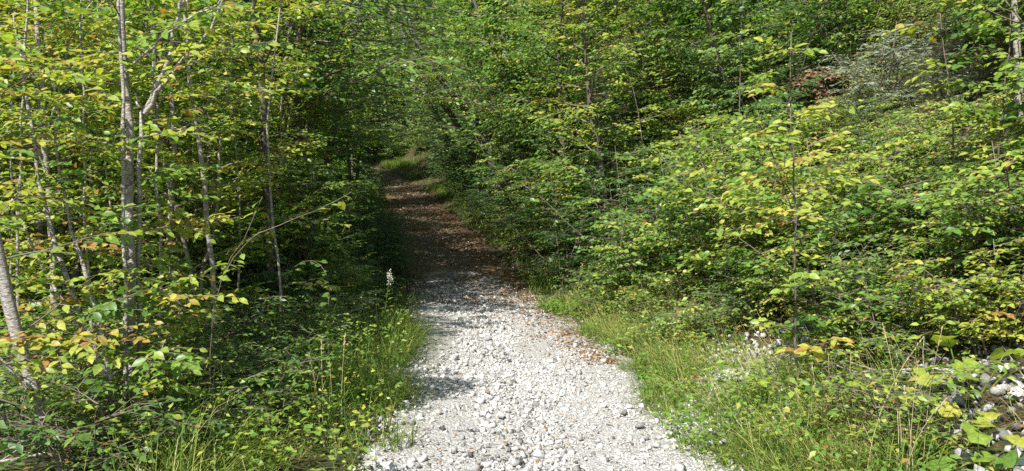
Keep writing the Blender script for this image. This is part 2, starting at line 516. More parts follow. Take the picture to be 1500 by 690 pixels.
# the 300 stones that show largest
big_meshes = []
for q in range(12):
    v, f = chunk(rs, ICO, 7) if q % 2 else block(rs)
    mb = MB(); mb.add(v * .5, f, rs.normal(.52, .15))
    big_meshes.append(mb.mesh('stone', [M_STONE]))
for q in range(300):
    y = 4.3 + 7.5 * rng.random() ** 1.5
    u = rng.uniform(-1.1, 1.1) if q % 3 else rng.choice([-1, 1]) * rng.uniform(.85, 1.22)
    if u > .1 and rng.random() < .5: u = rng.uniform(-1.05, -.1)
    x = XC(y) + u
    s = rng.uniform(.04, .09) * (1.5 if rng.random() < .1 else 1)
    link('stone', big_meshes[q % 12], path, (float(x), y, float(G(x, y)) + .014 + s * .12), (rng.normal(0, .3), rng.normal(0, .3), rng.uniform(0, 6.28)), s)

mb = MB()
n = 44000
y = 3.9 + 13.5 * rng.random(n) ** 1.55
u = rng.normal(0, .62, n)
u = np.where(np.abs(u) > 1.22, rng.uniform(-1.2, 1.2, n), u)
keep = (rng.random(n) < np.clip(.58 + 2.6 * (fbm((u + 5) * 1.9, y * .55, 201, 3) - .40), .22, 1)) & (rng.random(n) < 1)
keep &= rng.random(n) < np.where(y > 13, np.clip((16.2 - y) / 3.4, .0, 1), 1)
y, u = y[keep], u[keep]
S = np.exp(rng.normal(np.log(.019), .5, len(y))) * np.where(u < .15, 1.15, .85)
S = np.clip(S, .009, .085)
tn = rng.normal(.46, .21, len(y)) + .45 * (fbm(u * 1.2, y * .8, 77, 3) - .47) + np.where(u > 0, .06, -.03)
stone_field(mb, XC(y) + u, y, S, rng, tint=tn)
n = 1200
y = 16 + 26 * rng.random(n); u = rng.normal(0, .5, n)
stone_field(mb, XC(y) + u, y, rng.uniform(.02, .06, n), rng, tint=rng.normal(.35, .15, n), sink=.5)
tag(link('gravel', mb.mesh('gravel', [M_GRAVEL]), path), kind='stuff')

# ------------------------------------------------------------------ plants: generators
def poly(p, n):
    """resample a polyline smoothly to n points"""
    p = np.asarray(p, float)
    t = np.concatenate([[0], np.cumsum(np.linalg.norm(np.diff(p, axis=0), axis=1))]); t /= t[-1]
    q = np.linspace(0, 1, n)
    o = np.stack([np.interp(q, t, p[:, k]) for k in range(3)], -1)
    for _ in range(2):
        o[1:-1] = .25 * o[:-2] + .5 * o[1:-1] + .25 * o[2:]
    return o


class Twigs:
    def __init__(s): s.P, s.D, s.L, s.t = [], [], [], []
    def add(s, P, D, L, t=0.0): s.P.append(P); s.D.append(D); s.L.append(L); s.t.append(t)


TO_LIGHT = np.array([-.36, -.42, 0.0])     # leaf blades lean towards the sunny side


def leaves_on(rs, mb, tw, spacing, size, tmean, tsd, tp, flat=.32, droop=.12, wid=1.0, odd=.06, twigs=None, ang=.95):
    P = np.array(tw.P); D = unit(np.array(tw.D)); L = np.array(tw.L); T0 = np.array(tw.t)
    cnt = np.maximum(3, (L / spacing).astype(int))
    idx = np.repeat(np.arange(len(P)), cnt)
    k = np.concatenate([np.arange(c) for c in cnt])
    t = (k + .8) / cnt[idx]
    p = P[idx] + D[idx] * (L[idx] * t)[:, None]
    p[:, 2] -= droop * L[idx] * t ** 2
    up = np.array([0, 0, 1.0])
    S = unit(np.cross(D[idx], up) + 1e-6)
    side = np.where(k % 2 == 0, 1.0, -1.0)
    last = (k == cnt[idx] - 1)
    an = np.where(last, rs.normal(0, .3, len(k)), side * rs.normal(ang, .22, len(k)))
    d = D[idx] * np.cos(an)[:, None] + S * np.sin(an)[:, None]
    d[:, 2] += rs.normal(-.16, .22, len(k))
    nn = up + TO_LIGHT + rs.normal(0, flat, (len(k), 3))
    sz = size * np.clip(rs.normal(1, .22, len(k)), .45, 1.5) * np.where(t > .85, .8, 1)
    twt = rs.normal(tmean, tsd, len(P)) + T0
    tint = twt[idx] + rs.normal(0, tsd * .5, len(k))
    r = rs.random(len(k))
    tint = np.where((r < odd * 3) & (T0[idx] > .07), rs.uniform(.74, 1.0, len(k)), np.where(r < odd * .35, rs.uniform(.8, 1.0, len(k)), tint))
    mb.tmpl(tp, p, d, nn, sz, np.clip(tint, .02, .99), wid)
    if twigs is not None:
        for q in range(len(P)):
            e = P[q] + D[q] * L[q]; e = e - up * droop * L[q]
            m_ = P[q] + D[q] * L[q] * .5 - up * droop * L[q] * .25
            twigs.tube([P[q], m_, e], [.0028, .002, .001], 3, .5, cap=False)


def branch_out(rs, wood, tw, pts, t0, t1, nb, blen, elev=(.1, .5), ntw=7, tlen=(.14, .34), r0=.007, updraft=.25, sides=3, azi=None, tapered=.55, sub=0):
    """branches with flat sprays of twigs leave the polyline pts between t0 and t1"""
    pts = np.asarray(pts); n = len(pts)
    az = rs.uniform(0, 6.283)
    for b_ in range(nb):
        t = t0 + (t1 - t0) * (b_ + rs.uniform(.1, .9)) / nb
        f = t * (n - 1); i0 = min(int(f), n - 2); base = pts[i0] + (pts[i0 + 1] - pts[i0]) * (f - i0)
        az += 2.4 + rs.normal(0, .35)
        a = az if azi is None else azi[0] + rs.normal(0, azi[1])
        e = rs.uniform(*elev)
        d = np.array([math.cos(a) * math.cos(e), math.sin(a) * math.cos(e), math.sin(e)])
        L = blen * (1 - tapered * (t - t0) / max(t1 - t0, 1e-3)) * rs.uniform(.6, 1.15)
        m_ = 6
        s = np.linspace(0, 1, m_)
        w = rs.normal(0, .05, (m_, 3)) * L * s[:, None] * .6
        q = base + d * (L * s)[:, None] + w
        q[:, 2] += updraft * L * s ** 2 * rs.uniform(-.9, .6)
        wood.tube(q, np.linspace(r0, r0 * .25, m_), sides, .5, cap=False)
        hd = unit(np.array([d[0], d[1], d[2] * .35]))
        S = np.array([-hd[1], hd[0], 0.0])
        tt = rs.normal(0, .085)
        for k in range(ntw):
            u_ = .12 + .86 * (k + rs.random()) / ntw
            ff = u_ * (m_ - 1); j = min(int(ff), m_ - 2); bp = q[j] + (q[j + 1] - q[j]) * (ff - j)
            sg = 1 if k % 2 else -1
            an = rs.normal(.85, .2) * sg
            dd = hd * math.cos(an) + S * math.sin(an); dd[2] += rs.normal(.05, .2)
            tw.add(bp, dd, rs.uniform(*tlen) * (1.15 - .5 * u_), tt)
        tw.add(q[-1], hd + rs.normal(0, .1, 3), rs.uniform(*tlen) * .8, tt)


def shrub(seed, H=2.4, stems=6, nb=9, blen=.75, ntw=7, leaf=.064, spacing=.042, tp=LEAF_HI, tmean=.5, tsd=.09, mat=None, lean=.45, t0=.12, r=.011, wid=1.0, odd=.05, flat=.32, elev=(.05, .5), bark=None, droop=.12):
    rs = np.random.default_rng(seed)
    wood, leaf_mb, tw = MB(), MB(), Twigs()
    for s in range(stems):
        a = s * 6.283 / stems + rs.normal(0, .5); l = abs(rs.normal(lean, .22)); h = H * rs.uniform(.65, 1.05)
        b0 = np.array([math.cos(a), math.sin(a), 0]) * rs.uniform(.02, .18)
        t = np.linspace(0, 1, 7)
        p = b0 + np.stack([math.cos(a) * l * h * (t ** 1.3) * .8, math.sin(a) * l * h * (t ** 1.3) * .8, h * t * (1 - .18 * l * t)], -1)
        p[1:] += rs.normal(0, .035 * H * .4, (6, 3)); p[0, 2] = -.15
        wood.tube(p, np.linspace(r, r * .25, 7) * rs.uniform(.7, 1.3), 5, .5)
        branch_out(rs, wood, tw, p, t0, 1.0, nb, blen, elev, ntw)
    leaves_on(rs, leaf_mb, tw, spacing, leaf, tmean, tsd, tp, wid=wid, odd=odd, twigs=wood, flat=flat, droop=droop)
    return [('stems', wood.mesh('stems', [bark or M_TWIG])), ('foliage', leaf_mb.mesh('foliage', [mat or M_LEAF]))]


def tree(seed, H=8.0, r=.06, lean=(0, 0), t0=.18, nb=34, blen=1.7, ntw=9, leaf=.085, spacing=.07, tp=LEAF_MID, tmean=.42, tsd=.1, mat=None, odd=.03, tlen=(.3, .62), stems=1, bark=None, elev=(.15, .8), lp=.5):
    rs = np.random.default_rng(seed)
    trunk, wood, leaf_mb, tw = MB(), MB(), MB(), Twigs()
    for s in range(stems):
        t = np.linspace(0, 1, 10); h = H * (1 if s == 0 else rs.uniform(.7, .95))
        a = rs.uniform(0, 6.283); sp = 0 if stems == 1 else .14
        p = np.stack([lean[0] * h * t ** 1.2 + sp * math.cos(a) * h * t, lean[1] * h * t ** 1.2 + sp * math.sin(a) * h * t, h * t], -1)
        p[1:, :2] += np.cumsum(rs.normal(0, .018 * H * .5, (9, 2)), axis=0)
        p[0, 2] = -.25
        rr = r * (1 if s == 0 else .7)
        trunk.tube(p, rr * np.linspace(1.0, .12, 10) ** .8, 8, .5)
        branch_out(rs, wood, tw, p, t0, 1.0, nb // stems, blen, elev, ntw, tlen, r0=.016, sides=4)
    leaves_on(rs, leaf_mb, tw, spacing, leaf, tmean, tsd, tp, odd=odd, twigs=wood if tp is not LEAF_LO else None, flat=.4)
    return [('trunk', trunk.mesh('trunk', [bark or M_BARKD], smooth=True)), ('branches', wood.mesh('branches', [M_TWIG])), ('crown', leaf_mb.mesh('crown', [mat or M_LEAF]))]


def scatter(n, ylo, yhi, ulo, uhi, dmin, rs, ok=None, grow=0.0, old=None):
    """blue-noise points in path coordinates, kept roughly inside the view"""
    pts = list(old or [])
    n0 = len(pts); miss = 0
    while len(pts) - n0 < n and miss < 4000:
        y = ylo + (yhi - ylo) * rs.random(); u = rs.uniform(ulo(y) if callable(ulo) else ulo, uhi(y) if callable(uhi) else uhi)
        x = float(XC(y)) + u
        dm = dmin + grow * max(0, y - 8)
        if abs(x) > .70 * y + 1.3 or (ok and not ok(x, y, u)) or any((x - a) ** 2 + (y - b_) ** 2 < dm * dm for a, b_ in pts[-400:]):
            miss += 1; continue
        pts.append((x, y)); miss = 0
    return pts[n0:]


# ------------------------------------------------------------------ what a plant stands next to
LM_R = [(at(*a)[:2], n) for a, n in [((1352, 230, hit(1352, 230)), 'the lichen-grey boulder'), ((1290, 185, hit(1290, 185)), 'the large silver-leaved bush'), ((1222, 165, hit(1222, 165)), 'the withered rust-brown bush'),
        ((1500, 250, 7.6), 'the pale peeling trunk'), ((1100, 540, 7.0), 'the patch of white stone chips'), ((891, 520, 8.3), 'the upright white stone'), ((1425, 520, 4.9), 'the large butterbur'),
        ((1168, 430, 5.6), 'the tall thin shoot'), ((745, 215, 25), 'the slanting trunks at the bend'), ((840, 460, 12.0), 'the leaf-strewn edge of the gravel'), ((770, 400, 17.0), 'the shaded stretch of path')]]
LM_L = [(at(*a)[:2], n) for a, n in [((200, 645, 5.0), 'the forked sapling'), ((112, 662, 4.35), 'the leaning grey trunk'), ((322, 580, 7.0), 'the slender mottled sapling'), ((94, 600, 6.4), 'the straight pale stem'),
        ((398, 500, 9.8), 'the upright dark trunk'), ((452, 455, 12), 'the half-hidden dark trunk'), ((556, 492, 9.2), 'the weed with the white seed head'), ((440, 440, 7.2), 'the arching bramble'),
        ((275, 530, 8.6), 'the dark-stemmed leaning sapling'), ((600, 330, 22.0), 'the shaded stretch of path'), ((540, 270, 36.0), 'the far bend of the path')]]


def near_label(look, x, y, H, marks):
    size = 'ankle-high' if H < .35 else 'knee-high' if H < .75 else 'waist-high' if H < 1.3 else 'head-high' if H < 2.0 else 'overhead' if H < 4.5 else 'slim tall' if H < 7 else 'very tall'
    p = np.array([x, y])
    d, c, n = min(((np.linalg.norm(p - q), tuple(q), n) for q, n in marks), key=lambda t: t[0])
    up = (x - float(XC(y))) - (c[0] - float(XC(c[1])))
    if marks is not LM_L:
        rel = 'close beside' if d < .9 else ('uphill of' if up > .6 and up > abs(y - c[1]) * .5 else 'downhill of' if up < -.6 else 'further along the bank than' if y > c[1] else 'short of')
    else:
        rel = 'close beside' if d < .9 else ('deeper in the thicket than' if up < -.7 and -up > abs(y - c[1]) * .5 else 'on the path side of' if up > .7 else 'behind' if y > c[1] else 'in front of')
    return '%s %s %s %s' % (size, look, rel, n)


# ------------------------------------------------------------------ shrubs on the steep bank
SH = [shrub(100 + q, H=h, stems=st, nb=nb, tmean=tm, leaf=lf, wid=wd, spacing=sp, flat=fl, odd=od) for q, (h, st, nb, tm, lf, wd, sp, fl, od) in enumerate(
    [(2.5, 8, 11, .57, .068, .95, .04, .32, .04), (2.2, 8, 9, .46, .084, 1.3, .055, .42, .02), (2.8, 8, 12, .60, .064, .9, .037, .28, .05), (1.8, 8, 9, .46, .074, 1.05, .044, .4, .03), (1.5, 8, 9, .60, .06, .85, .037, .3, .08)])]
SH.append(shrub(120, H=1.0, stems=10, nb=7, blen=.55, ntw=7, tmean=.56, leaf=.07, spacing=.045, lean=.6))
SHD = [shrub(140 + q, H=h, stems=7, nb=8, tmean=.45, leaf=.085, tp=LEAF_MID, mat=M_DARK, blen=.7) for q, h in enumerate([2.2, 1.6])]  # leaf colour darkened to deepen the shade along the path
LOW = [shrub(160 + q, H=h, stems=9, nb=5, blen=.36, ntw=5, leaf=.055, tp=LEAF_MID, tmean=.5, mat=mt, lean=.7, r=.005, spacing=.045) for q, (h, mt) in enumerate([(.7, M_LEAF), (.55, M_DARK), (.85, M_LEAF)])]


def u_min(y):
    return 2.75 if y < 8 else (2.75 - (y - 8) * .33 if y < 11 else max(1.2, 1.75 - (y - 11) * .08))


CLEAR = [at(*a)[:2] for a in ((1352, 230, hit(1352, 230)), (1290, 185, hit(1290, 185)), (1222, 165, hit(1222, 165)), (1400, 160, hit(1400, 160)))]


def open_view(x, y, u):
    for c in CLEAR:
        d = np.hypot(*c); f = (x * c[0] + y * c[1]) / d; lat = abs(x * c[1] - y * c[0]) / d
        if d - .9 < f < d + .5 and lat < .6:
            return False
    return True


def room(x, y):
    """how tall a shrub may grow here without hiding what stands uphill of it"""
    h = 9.0
    for c in CLEAR:
        d = np.hypot(*c); f = (x * c[0] + y * c[1]) / d; lat = abs(x * c[1] - y * c[0]) / d
        if 0 < f < d and lat < .75:
            h = min(h, CAM_H + (float(G(*c)) + .15 - CAM_H) * f / d - float(G(x, y)))
    return h


rs = np.random.default_rng(51)
bank = scatter(170, 5.2, 34, u_min, lambda y: 4.5 + .5 * y, .72, rs, grow=.03, ok=open_view)
for q, (x, y) in enumerate(bank):
    u = x - float(XC(y))
    k = rs.integers(0, 5)
    lowedge = u < u_min(y) + .5
    s = rs.uniform(.75, 1.15) * (.68 if lowedge and y < 9 else 1)
    dark = y > 11 and (rs.random() < (.75 if u < 3.4 else .22))  # darkened leaves mostly near the path, where the shade should look deeper
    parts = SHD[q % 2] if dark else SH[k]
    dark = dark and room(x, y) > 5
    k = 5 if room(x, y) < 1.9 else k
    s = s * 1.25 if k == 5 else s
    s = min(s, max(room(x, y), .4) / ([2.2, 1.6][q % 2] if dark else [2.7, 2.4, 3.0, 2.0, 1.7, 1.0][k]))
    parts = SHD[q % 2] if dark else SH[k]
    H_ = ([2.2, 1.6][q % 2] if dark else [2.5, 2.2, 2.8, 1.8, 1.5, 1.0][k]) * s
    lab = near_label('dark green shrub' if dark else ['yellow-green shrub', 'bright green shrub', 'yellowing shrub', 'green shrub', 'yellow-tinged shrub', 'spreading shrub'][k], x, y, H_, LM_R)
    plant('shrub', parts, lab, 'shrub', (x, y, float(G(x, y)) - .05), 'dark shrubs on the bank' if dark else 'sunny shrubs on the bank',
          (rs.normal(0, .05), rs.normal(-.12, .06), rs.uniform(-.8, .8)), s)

for c, n in zip(CLEAR, ['the lichen-grey boulder', 'the large silver-leaved bush', 'the withered rust-brown bush', 'the lesser silver-leaved bush']):
    for k in range(5):
        f = 1 - (.55 + .45 * k) / np.hypot(*c); x, y = float(c[0] * f + rs.normal(0, .3)), float(c[1] * f)
        plant('low_bush', LOW[(k * 2) % 3], 'small low bush on the slope just below ' + n, 'bush', (x, y, float(G(x, y)) - .03), 'low bushes just below ' + n, (0, rs.normal(-.15, .08), rs.uniform(-.9, .9)), rs.uniform(.6, .9))

# low bushes filling the foot of the bank and the level side
low_r = scatter(58, 4.6, 16, lambda y: 1.75 if y < 9 else 1.5, lambda y: 4.2, .5, rs, ok=lambda x, y, u: not (y < 5.4 and u > 2.35) and not (5.6 < y < 7.9 and u < 2.5))
for q, (x, y) in enumerate(low_r):
    sz = rs.uniform(.6, 1.05)
    plant('low_bush', LOW[q % 3], near_label(['leafy low bush', 'dark low bush', 'bushy low bush'][q % 3], x, y, [.7, .55, .85][q % 3] * sz, LM_R), 'bush', (x, y, float(G(x, y)) - .03), 'low bushes at the foot of the bank',
          (0, rs.normal(-.1, .08), rs.uniform(-.9, .9)), sz)
low_l = scatter(60, 4.3, 14, lambda y: -5.5, lambda y: -1.9, .55, rs)
for q, (x, y) in enumerate(low_l):
    sz = rs.uniform(.65, 1.15); k = (q * 2 + q // 5) % 3
    plant('low_bush', LOW[k], near_label(['leafy low bush', 'dark low bush', 'bushy low bush'][k], x, y, [.7, .55, .85][k] * sz, LM_L), 'bush', (x, y, float(G(x, y)) - .03), 'low bushes under the saplings',
          (0, rs.normal(0, .08), rs.uniform(-.9, .9)), sz)

# bushes crowding the shaded path on the level side, most coloured darker for shade
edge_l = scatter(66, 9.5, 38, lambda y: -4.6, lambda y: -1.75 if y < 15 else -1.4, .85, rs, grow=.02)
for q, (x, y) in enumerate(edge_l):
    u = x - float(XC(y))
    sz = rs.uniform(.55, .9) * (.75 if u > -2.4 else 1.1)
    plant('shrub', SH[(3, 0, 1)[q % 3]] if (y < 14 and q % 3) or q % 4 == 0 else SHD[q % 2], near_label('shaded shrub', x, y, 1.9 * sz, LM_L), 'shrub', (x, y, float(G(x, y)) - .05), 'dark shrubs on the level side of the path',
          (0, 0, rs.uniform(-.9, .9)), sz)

# ------------------------------------------------------------------ young trees behind
YT = [tree(300, 6.0, .045, t0=.10, nb=60, blen=1.25, leaf=.095, spacing=.055, ntw=13, tmean=.56, stems=2, bark=M_BARK),
      tree(301, 7.5, .055, t0=.12, nb=64, blen=1.6, leaf=.10, spacing=.06, ntw=14, tmean=.50, stems=1),
      tree(302, 5.0, .04, t0=.08, nb=54, blen=1.15, leaf=.09, spacing=.055, ntw=11, tmean=.6, stems=3, bark=M_BARK)]
FT = [tree(310, 9.0, .085, t0=.06, nb=100, blen=2.3, leaf=.17, spacing=.085, tp=LEAF_LO, tmean=.44, stems=1, ntw=22),
      tree(311, 10.5, .10, t0=.08, nb=110, blen=2.6, leaf=.18, spacing=.09, tp=LEAF_LO, tmean=.5, stems=2, ntw=22),
      tree(312, 8.0, .08, t0=.05, nb=96, blen=2.1, leaf=.155, spacing=.08, tp=LEAF_LO, tmean=.38, stems=2, ntw=20)]

rs = np.random.default_rng(77)
# short and open where the sun reaches the near path, taller further on
yl = scatter(22, 7.4, 14, lambda y: -10, lambda y: -3.0, 1.0, rs, ok=lambda x, y, u: True)
for q, (x, y) in enumerate(yl):
    sz = rs.uniform(.75, 1.0)
    plant('young_tree', YT[2] if q % 3 else YT[0], near_label('three-stemmed tree' if q % 3 else 'twin-stemmed tree', x, y, (5 if q % 3 else 6) * sz, LM_L), 'tree', (x, y, float(G(x, y)) - .05), 'young trees on the level side',
          (0, 0, rs.uniform(-.9, .9)), sz)
tl = scatter(38, 12.5, 38, lambda y: -5 - .45 * y, lambda y: -3.5, 1.6, rs, grow=.02)
for q, (x, y) in enumerate(tl):
    plant('young_tree', [YT[1], FT[2], YT[0]][q % 3], near_label(['leafy tree', 'dense tree', 'twin-stemmed tree'][q % 3], x, y, [7.5, 8, 6][q % 3], LM_L), 'tree', (x, y, float(G(x, y)) - .1), 'young trees on the level side',
          (rs.normal(0, .04), rs.normal(.05, .05), rs.uniform(-.9, .9)), rs.uniform(.85, 1.15))
OT = [tree(330, 6.6, .07, t0=.36, nb=70, blen=3.0, leaf=.105, spacing=.07, ntw=16, tmean=.44, stems=2, elev=(-.05, .45)),
      tree(331, 5.6, .06, t0=.40, nb=64, blen=2.7, leaf=.10, spacing=.07, ntw=16, tmean=.50, stems=1, elev=(-.05, .4))]
for q, (x, y, sz) in enumerate([(-3.4, 12.2, 1.3), (-4.1, 15.4, 1.25), (-5.0, 19.0, 1.2), (1.9, 14.6, 1.2), (1.2, 17.2, 1.1)]):  # trees added to shade the path and the foot of the bank
    plant('tall_tree', YT[1] if x > 0 else OT[(q + 1) % 2], ['tree with a high spreading crown behind the upright dark trunk', 'high-crowned tree behind the half-hidden dark trunk', 'high-crowned tree where the path lies darkest', 'bushy tree on the foot of the bank above the leaf-strewn gravel edge', 'bushy tree rising from the dark shrubs of the bank'][q], 'tree', (x, y, float(G(x, y)) - .1), None,
          (rs.normal(0, .03), rs.normal(.06, .03) * (1 if x < 0 else -1.5), rs.uniform(-.9, .9)), sz)
for q, (y, u) in enumerate([(19.5, 2.4), (23, -2.4), (25, 2.2), (26.5, -2.3), (28.5, 2.3), (30.5, -2.4), (33, 2.4), (35.5, -2.4), (38, 2.5), (40.5, -2.6), (43.5, -2.5), (44.5, 2.4), (47.5, 0.4)]):
    x = float(XC(y)) + u
    plant('overhanging_tree', OT[q % 2], near_label('arching tree', x, y, 6.6 if q % 2 == 0 else 5.6, LM_R if u > 0 else LM_L), 'tree', (x, y, float(G(x, y)) - .1), 'trees arching over the path',
          (0, rs.normal(-.06 * np.sign(u), .03), rs.uniform(-.9, .9)), rs.uniform(.9, 1.1))
tr = scatter(40, 14, 42, lambda y: 2.5, lambda y: 6 + .6 * y, 1.9, rs, grow=.02)
for q, (x, y) in enumerate(tr):
    plant('bank_tree', [YT[1], FT[2], YT[0]][(q * 2) % 3], near_label(['leaning tree', 'leaning twin-stemmed tree', 'leaning dense tree'][q % 3], x, y, [6.9, 5.5, 7.3][q % 3], LM_R), 'tree', (x, y, float(G(x, y)) - .1), 'trees on the bank',
          (rs.normal(0, .05), rs.normal(-.22, .06), rs.uniform(-.9, .9)), rs.uniform(.75, 1.05))
back = scatter(110, 34, 62, lambda y: -14, lambda y: 12, 1.2, rs, ok=lambda x, y, u: abs(u) > 2.0 or y > 46)
for q, (x, y) in enumerate(back):
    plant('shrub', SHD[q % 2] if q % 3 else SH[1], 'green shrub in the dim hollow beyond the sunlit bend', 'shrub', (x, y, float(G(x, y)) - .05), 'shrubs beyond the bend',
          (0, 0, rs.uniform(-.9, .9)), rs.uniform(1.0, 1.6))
end = scatter(22, 40.5, 49, lambda y: 1.7, lambda y: 6.5, .85, rs)
for q, (x, y) in enumerate(end):
    plant('shrub', SHD[q % 2] if q % 3 else SH[3], 'leafy shrub closing the far bend of the path', 'shrub', (x, y, float(G(x, y)) - .05), 'shrubs at the far bend', (0, 0, rs.uniform(-.9, .9)), rs.uniform(.7, 1.2))
far = scatter(120, 35, 95, lambda y: -.75 * y, lambda y: .85 * y, 2.6, rs, ok=lambda x, y, u: not (y < 47 and abs(u) < 2.2), grow=.012)
for q, (x, y) in enumerate(far):
    plant('forest_tree', FT[q % 3], 'tall dense green tree in the wood closing the end of the path', 'tree', (x, y, float(G(x, y)) - .2), 'trees of the wood behind',
          (0, 0, rs.uniform(-.9, .9)), rs.uniform(.9, 1.3))

# ------------------------------------------------------------------ the saplings in front, stem by stem
def sapling(name, label, stems, seed, group=None, leaf=.068, tmean=.53, nb=10, blen=.6, t0=.25, t1=1.0, bark=None, ntw=7, spacing=.041, odd=.05, tsd=.1, extra_leaves=None, elev=(-.05, .5), mat=None, azi=None):
    """stems: list of (pixel polyline with depth, r0, r1, part name, branches?)"""
    rs = np.random.default_rng(seed)
    p0 = at(*stems[0][0][0]); base = np.array([p0[0], p0[1], float(G(p0[0], p0[1]))])
    root = thing(name, label, 'tree', base, group)
    wood, lf, tw = MB(), MB(), Twigs()
    for pix, r0, r1, pn, br in stems:
        p = np.array([at(*c) for c in pix])
        if pn == 'trunk':
            p[0, 2] = float(G(p[0, 0], p[0, 1])) - .12
        p = p + rs.normal(0, .006, p.shape)
        p = poly(p, 14)
        p[1:-1] += rs.normal(0, .007, (12, 3))
        m_ = MB(); rad = np.linspace(r0, r1, 14) * (1 + .07 * rs.standard_normal(14)); rad[0] = r0 * 1.25
        m_.tube(p - base, rad, 9, .5)
        link(pn, m_.mesh(pn, [bark or M_BARK], smooth=True), root)
        if br:
            branch_out(rs, wood, tw, p - base, t0, t1, int(nb * br * 1.25), blen, elev, ntw, (.16, .38), r0=.006, updraft=.3, azi=azi)
    if tw.P:
        leaves_on(rs, lf, tw, spacing, leaf, tmean, tsd, LEAF_HI, odd=odd, twigs=wood, flat=.3)
        link('branches', wood.mesh('branches', [M_TWIG]), root)['kind'] = 'stuff'
        o = link('foliage', lf.mesh('foliage', [mat or M_LEAF]), root); o['kind'] = 'stuff'
    return root, base


def single_leaves(root, base, specs, mat, seed, smin=.06, smax=.08):
    """leaves one can pick out, each its own part"""
    rs = np.random.default_rng(seed)
    for px, py, d, tint in specs:
        mb = MB()
        a = rs.uniform(0, 6.283)
        D = np.array([[math.cos(a), math.sin(a) * .5, rs.normal(-.15, .2)]]); N = np.array([[rs.normal(0, .4), rs.normal(-.3, .3), 1.0]])
        P = (at(px, py, d) - base)[None]
        s = rs.uniform(smin, smax)
        mb.tmpl(LEAF_HI, P, D, N, s, tint, 1.15)
        mb.tube([P[0], P[0] - unit(D)[0] * .025], [.0012, .0012], 3, tint, cap=False)
        link('leaf', mb.mesh('leaf', [mat]), root)


A = 5.0
rootA, bA = sapling('sapling', 'grey-barked sapling with paired upright stems and a forked side stem', [
    ([(200, 645, A), (194, 500, A), (190, 330, A), (187, 180, 5.02), (182, 60, 5.05), (176, -60, 5.1), (165, -230, 5.2)], .031, .018, 'trunk', 1.0),
    ([(184, 645, 4.9), (184, 480, 4.9), (181, 330, 4.9), (183, 200, 4.9), (180, 60, 4.92), (171, -60, 4.95), (155, -210, 5.0)], .015, .008, 'trunk', .8),
    ([(206, 645, 5.08), (203, 400, 5.06), (204, 235, 5.05), (210, 163, 5.05)], .017, .013, 'trunk', .3),
    ([(210, 166, 5.05), (236, 112, 5.05), (258, 50, 5.08), (270, -20, 5.1), (280, -90, 5.2)], .013, .007, 'branch', .4),
    ([(210, 166, 5.05), (248, 112, 5.0), (298, 58, 4.95), (328, 2, 4.9), (338, -25, 4.9)], .014, .006, 'branch', .3),
    ([(210, 166, 5.05), (203, 150, 5.03), (199, 138, 5.0)], .008, .005, 'branch', 0),
    ([(196, 92, 5.0), (250, 48, 4.9), (310, 8, 4.8), (340, -12, 4.8)], .008, .004, 'branch', .25),
    ([(188, 240, 4.9), (165, 205, 4.8), (150, 210, 4.75)], .006, .003, 'branch', 0),
], 501, tmean=.56, nb=11, t0=.2, t1=.8, blen=.55, azi=(1.0, 1.6))
single_leaves(rootA, bA, [(178, 78, 4.4, .66), (170, 92, 4.4, .5), (132, 18, 4.2, .64), (66, 9, 4.2, .72), (8, 50, 4.0, .6), (210, 245, 4.6, .72), (262, 250, 4.6, .64), (240, 247, 4.6, .62)], M_LEAF, 9, .07, .095)

rootB, bB = sapling('sapling', 'thick smooth grey trunk leaning away from the path at the edge of the thicket', [
    ([(112, 662, 4.35), (64, 604, 4.35), (37, 540, 4.35), (16, 470, 4.35), (0, 390, 4.35), (-18, 300, 4.37), (-55, 120, 4.4), (-90, -60, 4.45)], .037, .025, 'trunk', 1.0),
    ([(48, 572, 4.35), (10, 530, 4.3), (-30, 505, 4.25)], .012, .006, 'branch', .4),
], 502, tmean=.58, nb=9, t0=.3, blen=.6, azi=(1.0, 1.0))

rootC, bC = sapling('sapling', 'clump of thin brown stems fanning out from one stool beside the forked sapling', [
    ([(196, 655, 4.75), (172, 590, 4.75), (148, 540, 4.75), (118, 470, 4.75), (92, 395, 4.8), (66, 300, 4.85), (46, 190, 4.9), (30, 60, 5)], .021, .007, 'trunk', 1.0),
    ([(186, 655, 4.7), (168, 560, 4.72), (146, 470, 4.75), (126, 400, 4.8), (100, 330, 4.85), (82, 250, 4.9), (80, 120, 5.0)], .017, .006, 'trunk', 1.0),
    ([(158, 668, 4.6), (150, 610, 4.6), (142, 570, 4.6)], .013, .009, 'trunk', 0),
    ([(205, 650, 4.8), (150, 520, 4.9), (100, 460, 5.0), (62, 385, 5.1), (20, 290, 5.2)], .015, .006, 'trunk', .9),
    ([(146, 612, 4.6), (190, 575, 4.55), (218, 540, 4.5), (242, 500, 4.5)], .007, .003, 'branch', .5),
    ([(146, 606, 4.6), (158, 580, 4.58), (160, 565, 4.55)], .006, .003, 'branch', 0),
], 503, tmean=.58, nb=8, t0=.25, blen=.5, bark=M_BARK)

